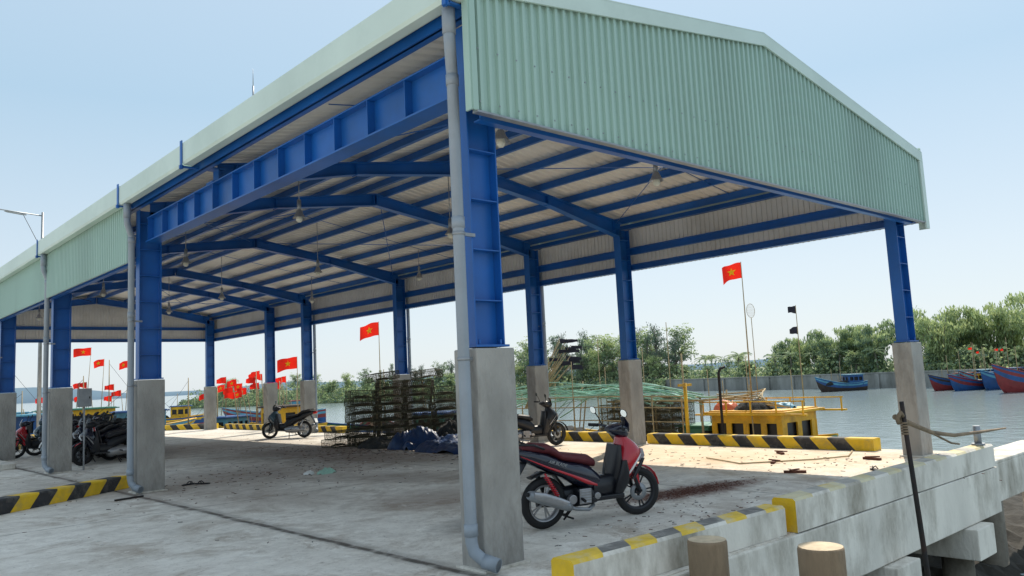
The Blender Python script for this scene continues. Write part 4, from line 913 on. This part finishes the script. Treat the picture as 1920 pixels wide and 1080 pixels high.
rt=random.Random(77)
def tree(kind,x,y,sc):
    td,cd=rt.choice(protos[kind]); e=empty({'broad':'tree','casu':'casuarina_tree','bamboo':'bamboo_clump','bush':'bush','palm':'palm_tree'}[kind],(x,y,BZ),rt.uniform(0,6.28)); e.scale=(sc*rt.uniform(.95,1.25),)*2+(sc,)
    tag(e,TL[kind],'bush' if kind=='bush' else 'tree','trees on the far river bank')
    for nm,d in (('trunk',td),('crown',cd)):
        o=bpy.data.objects.new(nm,d); COL.objects.link(o); o.parent=e
def along(s0,s1,n,kinds,sc0,sc1,off0=1.5,off1=9):
    seg=[];tot=0
    for a,bb in zip(bank[:-1],bank[1:]): l=math.hypot(bb[0]-a[0],bb[1]-a[1]); seg.append((tot,l,a,bb)); tot+=l
    for i in range(n):
        s_=s0+(s1-s0)*(i+rt.uniform(.1,.9))/n
        for t_,l,a,bb in seg:
            if t_<=s_<t_+l: u=(s_-t_)/l; x=a[0]+(bb[0]-a[0])*u; y=a[1]+(bb[1]-a[1])*u; break
        else: continue
        off=rt.uniform(off0,off1); tree(rt.choice(kinds),x+off*.9,y+off*.25,rt.uniform(sc0,sc1))
along(126,155,13,['bamboo','bamboo','broad'],.9,1.15,4,14)
along(126,157,11,['broad','bush','bush'],.45,.7,2,6)
along(157,175,10,['broad','broad','bamboo'],.65,.9,3,12)
along(157,180,9,['bush','palm','bush'],.5,.8,1.5,5)
along(176,200,10,['broad','bush','bush'],.38,.6,2,14)
along(182,194,3,['palm'],.75,.95,4,10)
along(196,236,28,['casu','casu','casu','broad'],.8,1.3,2,12)
along(198,232,9,['bush','broad'],.4,.6,1.5,6)
along(234,270,22,['broad','bush','casu'],.45,.8,2,10)
along(268,317,26,['broad','bush','bush'],.5,.8,2,12)
b_=MB(); r=random.Random(4)
for a,bb in zip(bank[1:-1],bank[2:]):
    L_=math.hypot(bb[0]-a[0],bb[1]-a[1])
    for i in range(int(L_*100)):
        u=r.random(); x=a[0]+(bb[0]-a[0])*u+r.uniform(.6,9); y=a[1]+(bb[1]-a[1])*u; z=BZ+r.random()**1.4*(1.9+1.0*math.sin(x*.7+y*.45)); s_=r.uniform(.10,.3)
        aa=V((r.gauss(0,1),r.gauss(0,1),r.gauss(0,1))).normalized()*s_; b2=aa.cross(V((r.gauss(0,1),r.gauss(0,1),r.gauss(0,1)))).normalized()*s_*.7; q_=V((x,y,z))
        b_.add([q_-aa,q_+b2,q_+aa,q_-b2],[(0,1,2,3)],r.choice((0,1,1,2,2)))
for a,bb in zip(bank[4:-1],bank[5:]):
    L_=math.hypot(bb[0]-a[0],bb[1]-a[1])
    for i in range(int(L_*70)):
        u=r.random(); k=r.random(); x=a[0]+(bb[0]-a[0])*u-2.6*k; y=a[1]+(bb[1]-a[1])*u-k; z=.1-1.9*k+r.uniform(0,.5); s_=r.uniform(.12,.32)
        aa=V((r.gauss(0,1),r.gauss(0,1),r.gauss(0,1))).normalized()*s_; b2=aa.cross(V((r.gauss(0,1),r.gauss(0,1),r.gauss(0,1)))).normalized()*s_*.7; q_=V((x,y,z))
        b_.add([q_-aa,q_+b2,q_+aa,q_-b2],[(0,1,2,3)],r.choice((0,1,1,2)))
tag(b_.obj('undergrowth',['leafA','leafB','leafC']),'mixed green undergrowth behind the far seawall','undergrowth',kind='stuff')
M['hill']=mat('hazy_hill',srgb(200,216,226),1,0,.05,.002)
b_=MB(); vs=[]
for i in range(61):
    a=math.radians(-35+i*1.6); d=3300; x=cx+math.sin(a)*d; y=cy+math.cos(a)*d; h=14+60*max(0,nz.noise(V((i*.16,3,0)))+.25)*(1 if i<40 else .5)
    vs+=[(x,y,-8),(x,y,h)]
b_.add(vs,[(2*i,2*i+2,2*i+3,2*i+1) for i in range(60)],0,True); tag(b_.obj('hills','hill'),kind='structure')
